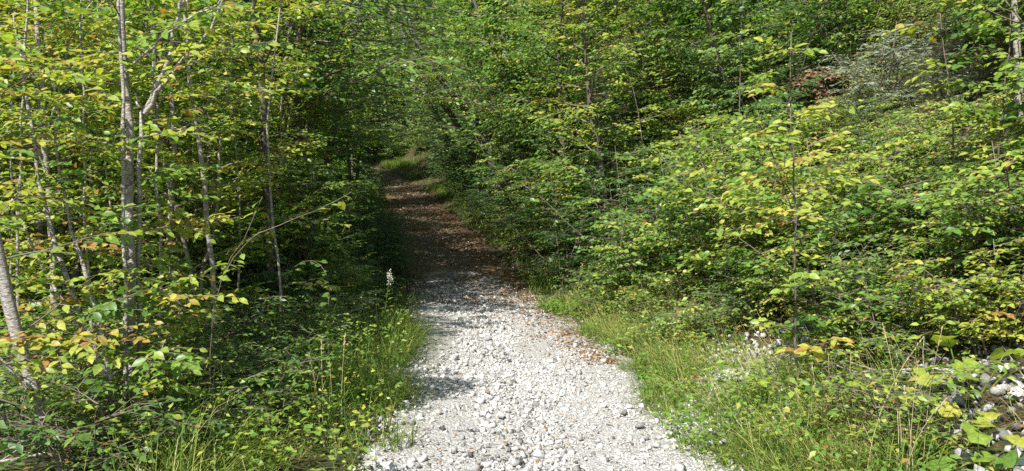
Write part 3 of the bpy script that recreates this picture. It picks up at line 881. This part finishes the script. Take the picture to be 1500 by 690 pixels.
rootD, bD = sapling('sapling', 'straight pale stem standing behind the leaning grey trunk', [
    ([(94, 600, 6.4), (84, 480, 6.4), (76, 380, 6.4), (70, 260, 6.4), (64, 170, 6.4), (59, 90, 6.4), (52, 10, 6.45), (44, -110, 6.5)], .03, .016, 'trunk', 1.0),
    ([(70, 262, 6.4), (50, 215, 6.35), (38, 130, 6.3), (20, 20, 6.3)], .011, .005, 'branch', .8),
    ([(66, 200, 6.4), (90, 130, 6.4), (100, 60, 6.4), (135, 0, 6.4)], .011, .005, 'branch', .8),
], 504, tmean=.6, nb=14, t0=.15, blen=.8)
rootE, bE = sapling('sapling', 'slender straight sapling with mottled bark and bare lower twigs', [
    ([(322, 580, 7.0), (318, 480, 7.0), (312, 400, 7.0), (303, 300, 7.0), (291, 190, 7.0), (281, 130, 7.0), (270, 60, 7.0), (262, -60, 7.0), (252, -200, 7.0)], .026, .012, 'trunk', 1.2),
    ([(292, 196, 7.0), (300, 150, 6.95), (330, 125, 6.9)], .008, .004, 'branch', .4),
    ([(288, 180, 7.0), (262, 190, 6.9), (225, 185, 6.8)], .009, .004, 'branch', 0),
    ([(300, 245, 7.0), (312, 215, 6.9), (324, 202, 6.9)], .006, .003, 'branch', 0),
], 505, tmean=.58, nb=14, t0=.3, blen=.8)
rootH, bH = sapling('sapling', 'dark-stemmed sapling leaning behind the forked one', [
    ([(275, 530, 8.6), (268, 420, 8.6), (256, 300, 8.6), (243, 200, 8.6), (232, 90, 8.6), (220, -60, 8.6)], .045, .025, 'trunk', 1.2),
    ([(256, 300, 8.6), (262, 230, 8.5), (250, 140, 8.5), (240, 40, 8.4)], .014, .006, 'branch', 1),
], 506, tmean=.52, nb=16, t0=.25, blen=.9, bark=M_BARKD)
rootF, bF = sapling('sapling', 'upright dark trunk with a mottled top between slender saplings and shaded path', [
    ([(398, 500, 9.8), (392, 330, 9.8), (388, 200, 9.8), (384, 110, 9.8), (374, 40, 9.8), (360, -80, 9.8)], .055, .035, 'trunk', 1.2),
    ([(384, 110, 9.8), (400, 60, 9.7), (440, 10, 9.6), (470, -40, 9.6)], .016, .008, 'branch', 1),
], 507, tmean=.56, nb=18, t0=.25, blen=1.1, bark=M_BARKD)
rootG, bG = sapling('sapling', 'dark trunk half hidden in leaves next to the shaded path', [
    ([(452, 455, 12), (446, 330, 12), (438, 200, 12), (430, 100, 12), (424, -60, 12)], .06, .04, 'trunk', 1.2),
    ([(440, 230, 12), (470, 150, 11.8), (500, 90, 11.6), (530, 60, 11.5)], .018, .008, 'branch', 1),
], 508, tmean=.52, nb=18, t0=.22, blen=1.2, bark=M_BARKD)
rs = np.random.default_rng(5)
for q, (px, d, top) in enumerate([(20, 7.6, -10), (128, 5.9, 0), (150, 8.2, 10), (340, 8.4, -5), (30, 5.6, 20), (230, 6.3, 0), (400, 8, 30), (110, 9.2, 8)]):
    gy = HOR + CAM_H * FPX / d
    sapling('sapling', near_label('wand-like thin sapling', *at(px, gy, d)[:2], 4.0, LM_L), [
        ([(px + rs.normal(8, 10), gy, d), (px + rs.normal(4, 8), gy - 150, d), (px + rs.normal(0, 8), gy - 330, d), (px + rs.normal(0, 14) + top, -60 - 10 * q, d)], .014, .006, 'trunk', 1.0)],
        520 + q, group='thin saplings in the thicket', nb=13, t0=.15, blen=.6, tmean=.62)

rootT, bT = sapling('shoot', 'arching bare shoot with a few yellow leaves at its tip', [
    ([(302, 580, 4.9), (306, 470, 4.8), (330, 395, 4.7), (362, 340, 4.6), (382, 288, 4.6)], .0042, .0016, 'trunk', 0),
    ([(322, 412, 4.72), (350, 360, 4.7), (388, 336, 4.6), (440, 318, 4.5), (482, 300, 4.45), (512, 284, 4.4)], .0035, .0014, 'branch', 0),
], 540, bark=M_TWIG)
rootT['category'] = 'shoot'
single_leaves(rootT, bT, [(506, 288, 4.4, .84), (496, 296, 4.42, .7), (484, 300, 4.45, .8), (478, 306, 4.45, .86), (338, 395, 4.68, .66), (346, 382, 4.65, .62), (354, 372, 4.63, .68), (330, 404, 4.7, .6), (372, 312, 4.6, .7), (378, 296, 4.6, .62)], M_LEAF, 12, .05, .085)
rs = np.random.default_rng(15)

# tall thin stems on the sunny bank, standing clear of the shrubs
for q, (pix, nb_) in enumerate([
        ([(1168, 430, 5.6), (1163, 300, 5.6), (1160, 200, 5.6), (1158, 110, 5.6), (1160, 50, 5.6)], 10),
        ([(1215, 470, 6.2), (1180, 370, 6.2), (1140, 250, 6.2), (1110, 160, 6.2)], 8),
        ([(1415, 330, 6.6), (1400, 240, 6.6), (1388, 130, 6.6), (1378, 20, 6.6)], 9),
        ([(1470, 330, 6.4), (1462, 220, 6.4), (1472, 120, 6.4), (1480, 20, 6.4)], 7),
        ([(1090, 260, 9.5), (1083, 150, 9.5), (1086, 60, 9.5), (1092, -30, 9.5)], 10),
        ([(960, 190, 13), (930, 110, 13), (880, 50, 13), (820, 0, 13)], 10)]):
    r_, b_ = sapling('shoot', near_label('thin dark shoot', *at(*pix[0])[:2], 3.0, [m_ for m_ in LM_R if 'shoot' not in m_[1]]), [(pix, .010, .004, 'trunk', 1.0)], 560 + q, group='shoots on the bank', nb=nb_, t0=.05, blen=.42, tmean=.56, bark=M_BARKD, leaf=.075)
    r_['category'] = 'shoot'
r_, b_ = sapling('sapling', 'pale peeling trunk on the steep bank beside the silver-leaved bush', [([(1500, 250, 7.6), (1492, 170, 7.6), (1490, 90, 7.6), (1488, 20, 7.6), (1480, -80, 7.6)], .035, .025, 'trunk', 1.0)], 580, nb=8, blen=.7, tmean=.64)
# leaning trunks over the bend
for q, pix in enumerate([[(745, 215, 25), (690, 165, 25), (645, 118, 25), (614, 78, 25), (590, 20, 25), (575, -60, 25)], [(725, 220, 27), (668, 172, 27), (628, 130, 27), (602, 88, 27), (588, 50, 27), (570, -40, 27)], [(690, 215, 30), (640, 165, 30), (600, 112, 30), (580, 60, 30), (560, -30, 30)]]):
    sapling('leaning_tree', 'dark slanting trunk leaning over the bend of the path', [(pix, .11, .07, 'trunk', 1.0)], 590 + q, group='trunks leaning over the bend', nb=34, blen=1.7, leaf=.11, ntw=11, bark=M_BARKD, tmean=.42, t0=.08, mat=M_DARK)

# silver-leaved bushes and a rusty one
SIL = shrub(600, H=1.5, stems=8, nb=7, blen=.5, ntw=6, leaf=.075, spacing=.022, tp=NARROW, mat=M_BLUE, tmean=.5, tsd=.15, flat=.7, odd=0)
for q, (px, py, d, s, lab) in enumerate([(1290, 185, hit(1290, 185), 1.15, 'silver-grey narrow-leaved bush high on the steep bank'), (1480, 400, hit(1480, 400), .55, 'small silver-grey narrow-leaved bush near the butterbur leaves'), (1400, 160, hit(1400, 160), .7, 'silver-grey narrow-leaved bush next to the pale peeling trunk')]):
    p = at(px, py, d); plant('silver_bush', SIL, lab, 'bush', (p[0], p[1], float(G(p[0], p[1])) - .04), None, (0, 0, q * 2.0), s)
RUST = shrub(610, H=.9, stems=4, nb=4, blen=.35, ntw=5, leaf=.06, spacing=.035, mat=M_RED, tmean=.5, tsd=.2, flat=.8, odd=0)
p = at(1222, 165, hit(1222, 165)); plant('withered_bush', RUST, 'withered bush with rust-brown leaves on the bank', 'bush', (p[0], p[1], float(G(p[0], p[1])) + .02), None, (0, 0, 1), 1.15)

# ------------------------------------------------------------------ grass, herbs, litter
rs = np.random.default_rng(23)


def grass(mb, n, ylo, yhi, ufun, lo, hi, w, tmean, tsd, clump=1.0, ypow=1.0, thr=.42, lean_x=0.0):
    y = ylo + (yhi - ylo) * rs.random(n * 3) ** ypow; u = ufun(n * 3, y); x = XC(y) + u
    dn = fbm(x * 1.7 * clump, y * 1.7 * clump, 61, 3)
    k = np.where(rs.random(n * 3) < np.clip((dn - thr) * 6 + .35, .04, 1))[0][:n]
    x, y, dn = x[k], y[k], dn[k]
    # gather into tufts
    cx = np.round(x / .11) * .11 + .05 * (_hash(np.round(x / .11), np.round(y / .11), 5) - .5); cy = np.round(y / .11) * .11
    x = x * .45 + cx * .55 + rs.normal(0, .012, len(x)); y = y * .45 + cy * .55
    z = G(x, y) - .02
    a = rs.uniform(0, 6.283, len(x)); ln_ = np.abs(rs.normal(0, .6, len(x)))
    D = np.stack([np.cos(a) * ln_ + lean_x, np.sin(a) * ln_, np.ones(len(x))], -1)
    N = -np.stack([np.cos(a), np.sin(a), -ln_], -1)
    L = rs.uniform(lo, hi, len(x)) * (.55 + .9 * np.clip((dn - .3) * 2.2, 0, 1))
    ti = np.clip(rs.normal(tmean, tsd, len(x)) + .35 * (vnoise(x * 2.3, y * 2.3, 8) - .5), .02, .98)
    var = rs.integers(0, 4, len(x))
    for v in range(4):
        q = var == v
        mb.tmpl(BLADES[v], np.stack([x[q], y[q], z[q]], -1), D[q], N[q], L[q], ti[q], (w * rs.uniform(.6, 1.4, q.sum())) / L[q])


mb = MB()
grass(mb, 9500, 3.6, 11.5, lambda n, y: -1.02 - .3 * (vnoise(y * 1.7, y * 0 + 9, 19) - .5) - np.abs(rs.normal(0, .62, n)), .14, .55, .0055, .48, .17, ypow=1.3)
grass(mb, 5500, 4.0, 9.5, lambda n, y: -1.1 - np.abs(rs.normal(.1, .5, n)), .12, .34, .003, .86, .1, thr=.36)
tag(link('grass', mb.mesh('grass', [M_GRASS])), 'tall green and straw grass between the saplings and the gravel', 'grass', kind='stuff')
mb = MB()
grass(mb, 15000, 3.6, 13.0, lambda n, y: .98 + .3 * (vnoise(y * 1.6, y * 0 + 3, 17) - .5) + np.abs(rs.normal(0, .75, n)), .07, .28, .0045, .5, .17, ypow=1.3, lean_x=-.25, thr=.46)
grass(mb, 6000, 4.0, 12.5, lambda n, y: 1.2 + np.abs(rs.normal(.6, .7, n)), .2, .5, .0034, .74, .14, thr=.38, lean_x=-.5)
tag(link('grass', mb.mesh('grass', [M_GRASS])), 'fine sunlit grass hanging over the foot of the bank', 'grass', kind='stuff')
mb = MB()
grass(mb, 9000, 12, 44, lambda n, y: np.where(rs.random(n) < .65, 1.05 + np.abs(rs.normal(0, .6, n)), -1.0 - np.abs(rs.normal(0, .4, n))), .12, .36, .009, .42, .14)
grass(mb, 7000, 31, 46, lambda n, y: 1.0 + np.abs(rs.normal(0, 1.4, n)), .18, .40, .012, .42, .1)
tag(link('grass', mb.mesh('grass', [M_GRASS])), 'grass edging the shaded path up to the sunlit bend', 'grass', kind='stuff')

# herb layer
mb = MB()
n = 40000
y = 3.8 + 30 * rs.random(n) ** 1.9
sd = rs.random(n) < .6
u = np.where(sd, 1.2 + np.abs(rs.normal(0, 1.7, n)), -1.2 - np.abs(rs.normal(0, 2.0, n)))
x = XC(y) + u
k = (rs.random(n) < np.clip((fbm(x * 1.3, y * 1.3, 91, 3) - .36) * 5, .05, 1)) & (np.abs(x) < .72 * y + 1) & ~((u > 2.2) & (y < 5.2)) & ~((np.abs(y - 7) < .75) & (np.abs(u - 1.95) < .4) & (rs.random(n) < .35))
x, y, u = x[k], y[k], u[k]
cx = np.round(x / .16) * .16; cy = np.round(y / .16) * .16
h = (.03 + .34 * rs.random(len(x)) ** 1.5) * (.4 + 1.1 * _hash(np.round(x / .16), np.round(y / .16), 31))
a = np.arctan2(y - cy, x - cx) + rs.normal(0, .6, len(x))
P = np.stack([x, y, G(x, y) + h], -1)
D = np.stack([np.cos(a), np.sin(a), rs.normal(-.1, .25, len(x))], -1)
N = np.array([0, 0, 1.0]) + rs.normal(0, .35, (len(x), 3))
ti = np.clip(rs.normal(.46, .12, len(x)) + .3 * (_hash(np.round(x / .16), np.round(y / .16), 77) - .5), .02, .98)
ti = np.where(rs.random(len(x)) < .07, rs.uniform(.75, 1, len(x)), ti)
mb.tmpl(LEAF_MID, P, D, N, rs.uniform(.028, .065, len(x)) * (1 + .03 * y), ti, 1.15)
n = 9000
yv = 3.6 + 9.5 * rs.random(n) ** 1.3; uv = .95 + .35 * (vnoise(yv * 1.6, yv * 0 + 3, 17) - .5) + np.abs(rs.normal(.2, .6, n)); xv = XC(yv) + uv
kk = rs.random(n) < np.clip((fbm(xv * 2.1, yv * 2.1, 133, 3) - .38) * 6, .08, 1)
xv, yv = xv[kk], yv[kk]; n = len(xv); av_ = rs.uniform(0, 6.283, n)
mb.tmpl(LEAF_MID, np.stack([xv, yv, G(xv, yv) + .02 + .2 * rs.random(n) ** 1.3], -1), np.stack([np.cos(av_), np.sin(av_), rs.normal(.1, .3, n)], -1),
        np.array([-.2, -.25, 1.0]) + rs.normal(0, .4, (n, 3)), rs.uniform(.02, .06, n), np.clip(rs.normal(.42, .1, n), .05, .95), 1.1)
n = 8000
yv = 4.1 + 6.5 * rs.random(n) ** 1.2; uv = -1.05 - np.abs(rs.normal(.35, .8, n)); xv = XC(yv) + uv
kk = rs.random(n) < np.clip((fbm(xv * 1.9, yv * 1.9, 143, 3) - .36) * 6, .1, 1)
xv, yv = xv[kk], yv[kk]; n = len(xv); av_ = rs.uniform(0, 6.283, n)
mb.tmpl(LEAF_MID, np.stack([xv, yv, G(xv, yv) + .03 + .42 * rs.random(n) ** 1.2], -1), np.stack([np.cos(av_), np.sin(av_), rs.normal(.05, .3, n)], -1),
        np.array([-.25, -.35, 1.0]) + rs.normal(0, .4, (n, 3)), rs.uniform(.025, .065, n), np.clip(rs.normal(.52, .13, n), .05, .95), 1.1)
# thin stalks under them
q = rs.random(len(x)) < .3
for xx, yy, zz, hh, aa in zip(x[q][:3500], y[q], P[q][:, 2], h[q], a[q]):
    mb.tube([(xx - .05 * math.cos(aa), yy - .05 * math.sin(aa), zz - hh - .02), (xx, yy, zz)], [.0018, .001], 3, .35, cap=False)
tag(link('undergrowth', mb.mesh('undergrowth', [M_LEAF])), 'low mixed leafy herbs carpeting both banks', 'undergrowth', kind='stuff')

# leaf litter
mb = MB()
def litter(n, x, y, smin, smax, tm, ts, zoff=.02):
    a = rs.uniform(0, 6.283, n)
    P = np.stack([x, y, G(x, y) + zoff + rs.uniform(0, .018, n)], -1)
    D = np.stack([np.cos(a), np.sin(a), rs.normal(0, .2, n)], -1)
    N = np.array([0, 0, 1.0]) + rs.normal(0, .35, (n, 3))
    mb.tmpl(LEAF_MID, P, D, N, rs.uniform(smin, smax, n), np.clip(rs.normal(tm, ts, n), .02, .98), 1.2)
n = 4200
y = 8 + 26 * rs.random(n) ** 1.2; u = np.interp(y, [13, 20, 30, 40], [.95, .82, .68, .58]) - np.abs(rs.normal(0, .42, n)) * np.clip((y - 6) / 5, .3, 1.6) + rs.normal(.1, .08, n)
litter(n, XC(y) + u, y, .03, .06, .5, .2)
n = 8000
y = 13 + 27 * rs.random(n) ** 1.2; u = rs.uniform(-1.2, 1.3, n)
litter(n, XC(y) + u, y, .035, .065, .45, .2)
n = 1300
y = 4.2 + 10 * rs.random(n); u = rs.uniform(-1.1, 1.1, n)
litter(n, XC(y) + u, y, .01, .034, .5, .25, .022)
n = 9000
y = 4 + 26 * rs.random(n) ** 1.4; u = np.where(rs.random(n) < .6, 1.3 + rs.random(n) * 4.5, -1.3 - rs.random(n) * 5)
litter(n, XC(y) + u, y, .03, .065, .4, .25)
tag(link('leaf_litter', mb.mesh('leaf_litter', [M_LITTER])), 'brown and orange fallen leaves strewn along the path edges', 'fallen leaves', kind='stuff')
# fallen leaves lying singly on the pale gravel
fl = []
for q in range(5):
    mb = MB()
    mb.tmpl(LEAF_HI, np.zeros((1, 3)), np.array([[0, 1.0, 0]]), np.array([[.2 * rs.normal(), 0, 1.0]]), 1.0, [.5, .7, .85, .35, .62][q], 1.2)
    fl.append(mb.mesh('fallen_leaf', [M_LITTER]))
for q in range(70):
    y = 4.4 + 8 * rs.random() ** 1.3; u = rs.uniform(-1.0, 1.05); x = float(XC(y)) + u
    tag(link('fallen_leaf', fl[q % 5], None, (x, y, float(G(x, y)) + .042), (rs.normal(0, .25), rs.normal(0, .25), rs.uniform(0, 6.28)), rs.uniform(.03, .06)),
        'single orange-brown fallen leaf lying on the sunlit gravel', 'leaf', 'fallen leaves on the gravel')

# ------------------------------------------------------------------ rocks and scree
def rock(name, px, py, d, s, label, mat, seed, sq=(1, 1, 1), rise=.15):
    r_ = np.random.default_rng(seed)
    v, f = chunk(r_, ICO2, 12, .9)
    v = v * np.array(sq)
    mb = MB(); mb.add(v * .5, f, .55)
    p = at(px, py, d); z = float(G(p[0], p[1]))
    return tag(link(name, mb.mesh(name, [mat]), None, (p[0], p[1], z + s * rise), (r_.normal(0, .2), r_.normal(0, .2), r_.uniform(0, 6)), s), label, 'rock')


rock('boulder', 1352, 230, hit(1352, 230), .62, 'lichen-grey boulder half hidden in the shrubs of the bank', M_MOSSROCK, 1, (1.2, 1, .8))
rock('rock', 891, 520, 8.3, .13, 'upright white stone standing in the grass at the gravel edge', M_STONE, 2, (.7, .8, 1.5), .3)
rock('rock', 570, 548, 7.2, .22, 'flat grey stone at the edge of the gravel under the grass', M_STONE, 3, (1.3, 1, .6))
rock('rock', 213, 668, 4.9, .17, 'grey stone at the foot of the forked sapling', M_MOSSROCK, 4)
rock('rock', 415, 578, 6.6, .12, 'pale stone lying in grass below the thicket', M_STONE, 5)
rs = np.random.default_rng(31)
for q in range(22):
    px, py = rs.uniform(1385, 1500), rs.uniform(560, 690)
    d = rs.uniform(3.9, 5.2)
    y = d; x = (px - CX) / FPX * d; 
    v, f = chunk(rs, ICO, 6); mb = MB(); mb.add(v * .5, f, rs.normal(.24, .1)); s = rs.uniform(.08, .2)
    tag(link('rock', mb.mesh('rock', [M_STONE]), None, (x, y, float(G(x, y)) + s * .12), (rs.normal(0, .4), rs.normal(0, .4), rs.uniform(0, 6)), s), 'loose white limestone rock among the butterbur leaves', 'rock', 'white rocks on the bank')
mb = MB()
n = 1500
y = rs.normal(6.5, .55, n); u = 1.8 + rs.normal(0, .3, n) + (y - 6.8) * .35
stone_field(mb, XC(y) + u, y, rs.uniform(.02, .075, n), rs, zoff=.02, tint=rs.normal(.48, .17, n))
n = 700
y = rs.uniform(3.5, 5.4, n); u = rs.uniform(2.2, 3.4, n)
stone_field(mb, XC(y) + u, y, rs.uniform(.02, .08, n), rs, zoff=.01, tint=rs.normal(.24, .16, n))
tag(link('scree', mb.mesh('scree', [M_GRAVEL])), 'loose white stone chips spilling down the bank', 'scree', kind='stuff')

# ------------------------------------------------------------------ butterbur and single plants
def broad_leaf(rs, r=.1, mat=None, tint=.55, curl=.5, teeth=.15):
    n = 14
    th = np.linspace(.22, 2 * math.pi - .22, n)
    rad = (1 - .28 * np.cos(th) * 0 + .14 * np.cos(2 * th) * 0 + .18 * np.cos(th - math.pi)) * (1 + teeth * np.where(np.arange(n) % 2 == 0, 1, -1) * .6) * (1 + rs.normal(0, .05, n))
    def ring(f, z):
        return np.stack([np.sin(th) * rad * f, -np.cos(th) * rad * f, z * np.ones(n) + curl * f * f * (.35 * np.cos(2 * th + rs.uniform(0, 3)) + rs.normal(0, .12, n))], -1)
    V = np.vstack([[(0, 0, -.04)], ring(.55, .0), ring(1.0, -.06)]) * r
    T = []
    for i in range(n - 1):
        T += [(0, 1 + i + 1, 1 + i), (1 + i, 1 + i + 1, 1 + n + i + 1), (1 + i, 1 + n + i + 1, 1 + n + i)]
    mb = MB(); mb.add(V, T, np.clip(rs.normal(tint, .04, len(T)), .02, .98))
    return mb.mesh('leaf', [mat or M_LEAF], smooth=True)


def rosette(name, label, cat, px, py, d, specs, seed, group=None):
    """specs: (dx, dy, height, radius, tint, material, tilt-towards-azimuth, tilt)"""
    rs = np.random.default_rng(seed)
    p = at(px, py, d); base = np.array([p[0], p[1], float(G(p[0], p[1]))])
    root = thing(name, label, cat, base, group)
    for dx, dy, hz, r, tint, mat, az, tl in specs:
        gx, gy = base[0] + dx, base[1] + dy
        top = np.array([dx, dy, float(G(gx, gy)) - base[2] + hz])
        lf = link('leaf', broad_leaf(rs, r * .82, mat, tint), root, top, Matrix.Rotation(tl, 3, Vector((math.cos(az), math.sin(az), 0))).to_euler())
        lf.rotation_euler.rotate_axis('Z', rs.uniform(0, 6.28))
        st = MB(); st.tube([np.array([dx * .25, dy * .25, -.02 + (top[2] - hz) * .25]), np.array([dx * .75, dy * .75, (top[2] - hz) * .7 + hz * .6]), top + np.array([0, 0, -.004])], [.005, .004, .003], 5, .6)
        link('stalk', st.mesh('stalk', [M_LEAF], smooth=True), root)
    return root


rs = np.random.default_rng(41)
def bspec(n, spread, rr, hh, tints, mats):
    return [(rs.normal(0, spread), rs.normal(0, spread * .8), rs.uniform(*hh), rs.uniform(*rr), tints[k % len(tints)], mats[k % len(mats)], rs.uniform(0, 6.28), rs.uniform(.1, .75)) for k in range(n)]

rosette('butterbur', 'butterbur with broad yellow-green leaves over white rocks', 'plant', 1440, 650, 4.0, bspec(7, .16, (.06, .095), (.08, .26), [.62, .48, .7, .58], [M_LEAF]), 71)
rosette('butterbur', 'butterbur with yellow and brown withered leaves in the scree', 'plant', 1385, 590, 4.3, bspec(6, .14, (.05, .085), (.06, .22), [.8, .62, .9, .5], [M_LEAF]), 72)
rosette('butterbur', 'butterbur with large leaves held high under the silver bush', 'plant', 1425, 520, 4.9, bspec(7, .2, (.07, .11), (.18, .4), [.55, .66, .45, .72], [M_LEAF]), 73)
rosette('butterbur', 'butterbur of limp yellow leaves below the tall seeding grass', 'plant', 1395, 680, 3.7, bspec(5, .12, (.05, .08), (.05, .16), [.68, .78, .56], [M_LEAF]), 74)
rosette('coltsfoot', 'coltsfoot with flat dark green leaves at the foot of the level verge', 'plant', 508, 655, 5.3, [(-.12, 0, .07, .085, .35, M_DARK, 0, .1), (.08, -.02, .06, .075, .38, M_DARK, 1, .15), (0, .16, .1, .06, .42, M_DARK, 2, .2), (-.02, -.1, .05, .05, .4, M_DARK, 3, .2)], 75)
rosette('coltsfoot', 'coltsfoot with two cupped leaves hanging over the gravel edge', 'plant', 552, 600, 6.3, [(0, 0, .09, .075, .45, M_DARK, 0, .25), (.05, -.2, .05, .065, .35, M_DARK, 1, .15), (-.1, .1, .1, .055, .4, M_DARK, 4, .2)], 76)
rosette('coltsfoot', 'coltsfoot with pale shiny leaves next to the white seed head', 'plant', 577, 535, 7.8, [(0, 0, .12, .085, .62, M_DARK, 2, .3), (-.11, .03, .1, .07, .55, M_DARK, 1, .2), (.1, .05, .1, .06, .5, M_DARK, 5, .25)], 77)
# pale dead leaves lying on the scree
for q in range(26):
    y = rs.uniform(3.7, 5.3); u = rs.uniform(2.1, 3.2); x = float(XC(y)) + u
    tag(link('dead_leaf', broad_leaf(rs, rs.uniform(.03, .06), M_PALE, rs.uniform(.4, .8), 1.1), None, (x, y, float(G(x, y)) + .05), (rs.normal(0, .6), rs.normal(0, .6), rs.uniform(0, 6))), 'crumpled white dead leaf lying among rocks and butterbur', 'leaf', 'crumpled dead leaves')

# weed with a white seed head at the gravel edge
p = at(558, 497, 8.6); base = np.array([p[0], p[1], float(G(p[0], p[1]))])
wr = thing('tall_weed', 'tall upright weed with a fluffy white seed head at the gravel edge', 'weed', base)
m_ = MB(); tip = np.array([.10, 0, .80]); m_.tube([(0, 0, -.05), (.03, 0, .3), (.06, .01, .55), tip], [.006, .005, .004, .002], 5, .55); link('stem', m_.mesh('stem', [M_LEAF]), wr)
rs = np.random.default_rng(61)
for k in range(20):
    t = .12 + .7 * k / 20; a = k * 2.4; m_ = MB()
    b0 = np.array([.1 * t * 1.1, 0, .8 * t])
    m_.tmpl(LEAF_MID, b0[None], np.array([[math.cos(a), math.sin(a), .35]]), np.array([[-.3 * math.cos(a), -.3 * math.sin(a), 1.0]]), .15 * (1.15 - t * .7), .5 + .15 * t, .62)
    link('leaf', m_.mesh('leaf', [M_GRASS]), wr)
m_ = MB()
for k in range(160):
    c = tip + np.array([0, 0, -.03]) + rs.normal(0, 1, 3) * np.array([.010, .010, .04])
    m_.tmpl(NARROW, c[None], rs.normal(0, 1, (1, 3)) + np.array([[0, 0, .6]]), rs.normal(0, 1, (1, 3)), .03, .5, 1.6)
link('seed_head', m_.mesh('seed_head', [M_SEED]), wr)['kind'] = 'stuff'

# tall seeding grass in front of the butterbur, and others
def stalks(label, px, py, d, n, h, seed, spread=.08):
    rs = np.random.default_rng(seed)
    p = at(px, py, d); base = np.array([p[0], p[1], float(G(p[0], p[1]))])
    root = thing('seeding_grass', label, 'grass', base)
    for k in range(n):
        a = rs.uniform(0, 6.28); l = rs.uniform(.05, .4); hh = h * rs.uniform(.6, 1.05)
        b0 = np.append(rs.normal(0, spread, 2), -.03)
        t = np.linspace(0, 1, 7)
        q = b0 + np.stack([math.cos(a) * l * hh * t ** 2, math.sin(a) * l * hh * t ** 2, hh * (t - .12 * l * t ** 3)], -1)
        m_ = MB(); m_.tube(q, np.linspace(.0024, .0012, 7), 4, .6)
        dd = unit(q[-1] - q[-2])
        for e in range(26):
            c = q[-1] - dd * rs.uniform(0, .16)
            m_.tmpl(NARROW, c[None], (dd + rs.normal(0, .35, 3))[None], rs.normal(0, 1, (1, 3)), .016, .6, 2.0)
        link('stalk', m_.mesh('stalk', [M_STRAW]), root)
    m_ = MB()
    nb_ = 140
    a = rs.uniform(0, 6.283, nb_); ln_ = np.abs(rs.normal(0, .3, nb_))
    P = np.stack([rs.normal(0, spread, nb_), rs.normal(0, spread, nb_), np.full(nb_, -.02)], -1)
    D = np.stack([np.cos(a) * ln_, np.sin(a) * ln_, np.ones(nb_)], -1); N = -np.stack([np.cos(a), np.sin(a), -ln_], -1)
    for v in range(4):
        s_ = np.arange(nb_) % 4 == v; L = rs.uniform(.25, .6, s_.sum()) * h
        m_.tmpl(BLADES[v], P[s_], D[s_], N[s_], L, np.clip(rs.normal(.55, .15, s_.sum()), .05, .95), .006 / L)
    o = link('blades', m_.mesh('blades', [M_GRASS]), root); o['kind'] = 'stuff'


stalks('tuft of tall seeding grass in front of the butterbur', 1325, 690, 4.1, 7, .85, 81)
stalks('tuft of long arching grass on the verge below the bank shrubs', 1215, 640, 5.0, 6, .6, 82, .1)
stalks('tuft of long pale grass at the gravel edge below the white seed head', 470, 620, 5.6, 6, .75, 83, .1)
stalks('tuft of dry seeding grass close to the tall upright weed', 540, 510, 8.6, 6, .7, 84, .12)
stalks('tuft of long green grass at the foot of the forked sapling', 300, 660, 5.0, 4, .7, 85, .1)

# arching bramble cane
BR = [at(420, 470, 7.2), at(408, 430, 7.2), at(430, 385, 7.2), at(462, 375, 7.2), at(480, 395, 7.2), at(484, 440, 7.1), at(474, 480, 7.0)]
base = np.array([BR[0][0], BR[0][1], float(G(BR[0][0], BR[0][1]))])
br = thing('bramble', 'arching bramble cane with paired leaflets in front of the dark bushes', 'bramble', base)
pp = poly(np.vstack([[base + np.array([0, 0, -.05])], np.array(BR)]) - base, 20)
m_ = MB(); m_.tube(pp, np.linspace(.0035, .0016, 20), 5); link('cane', m_.mesh('cane', [M_TWIG]), br)
rs = np.random.default_rng(91)
for k in range(34):
    c = pp[5 + k % 15] + rs.normal(0, .02, 3); a = rs.uniform(0, 6.28); m_ = MB()
    m_.tmpl(LEAF_HI, c[None], np.array([[math.cos(a), math.sin(a), -.1]]), np.array([[0, -.3, 1.0]]) + rs.normal(0, .3, (1, 3)), rs.uniform(.06, .09), rs.uniform(.5, .75), 1.3)
    link('leaf', m_.mesh('leaf', [M_DARK]), br)

# dead grey branches lying under the thicket
rs = np.random.default_rng(101)
for q, (px, d, a, L, lab) in enumerate([(60, 4.6, .5, .9, 'grey dead branch lying in front of the leaning trunk'), (130, 4.7, 2.2, .8, 'forked grey dead branch below the clump of thin stems'), (20, 4.9, .1, 1.1, 'long bleached dead branch under the leaning trunk'),
                                        (240, 5.2, 1.0, .7, 'short dead branch near the foot of the forked sapling'), (330, 6.0, 2.6, .9, 'dead branch lying under the slender mottled sapling'), (1310, 5.4, 2.4, .8, 'bleached dead branch lying across the foot of the bank')]):
    x, y = (px - CX) / FPX * d, d
    root = thing('dead_branch', lab, 'branch', (x, y, float(G(x, y))))
    t = np.linspace(-.5, .5, 9)
    xs, ys_ = x + t * L * math.cos(a), y + t * L * math.sin(a)
    p = np.stack([xs - x, ys_ - y, G(xs, ys_) - float(G(x, y)) + .03 + .25 * (t + .5) ** 2 * rs.uniform(.2, 1)], -1); p[1:] += rs.normal(0, .012, (8, 3))
    m_ = MB(); m_.tube(p, np.linspace(.013, .004, 9), 6); link('stem', m_.mesh('stem', [M_BARK], smooth=True), root)
    for k in range(5):
        b0 = p[2 + k]; dd = unit(np.array([math.cos(a + rs.choice([-1, 1]) * .8), math.sin(a + rs.choice([-1, 1]) * .8), rs.uniform(.1, .9)])); l = rs.uniform(.12, .35)
        m_ = MB(); m_.tube(np.array([b0, b0 + dd * l * .5 + rs.normal(0, .012, 3), b0 + dd * l]), [.005, .0035, .0015], 5)
        link('twig', m_.mesh('twig', [M_BARK], smooth=True), root)
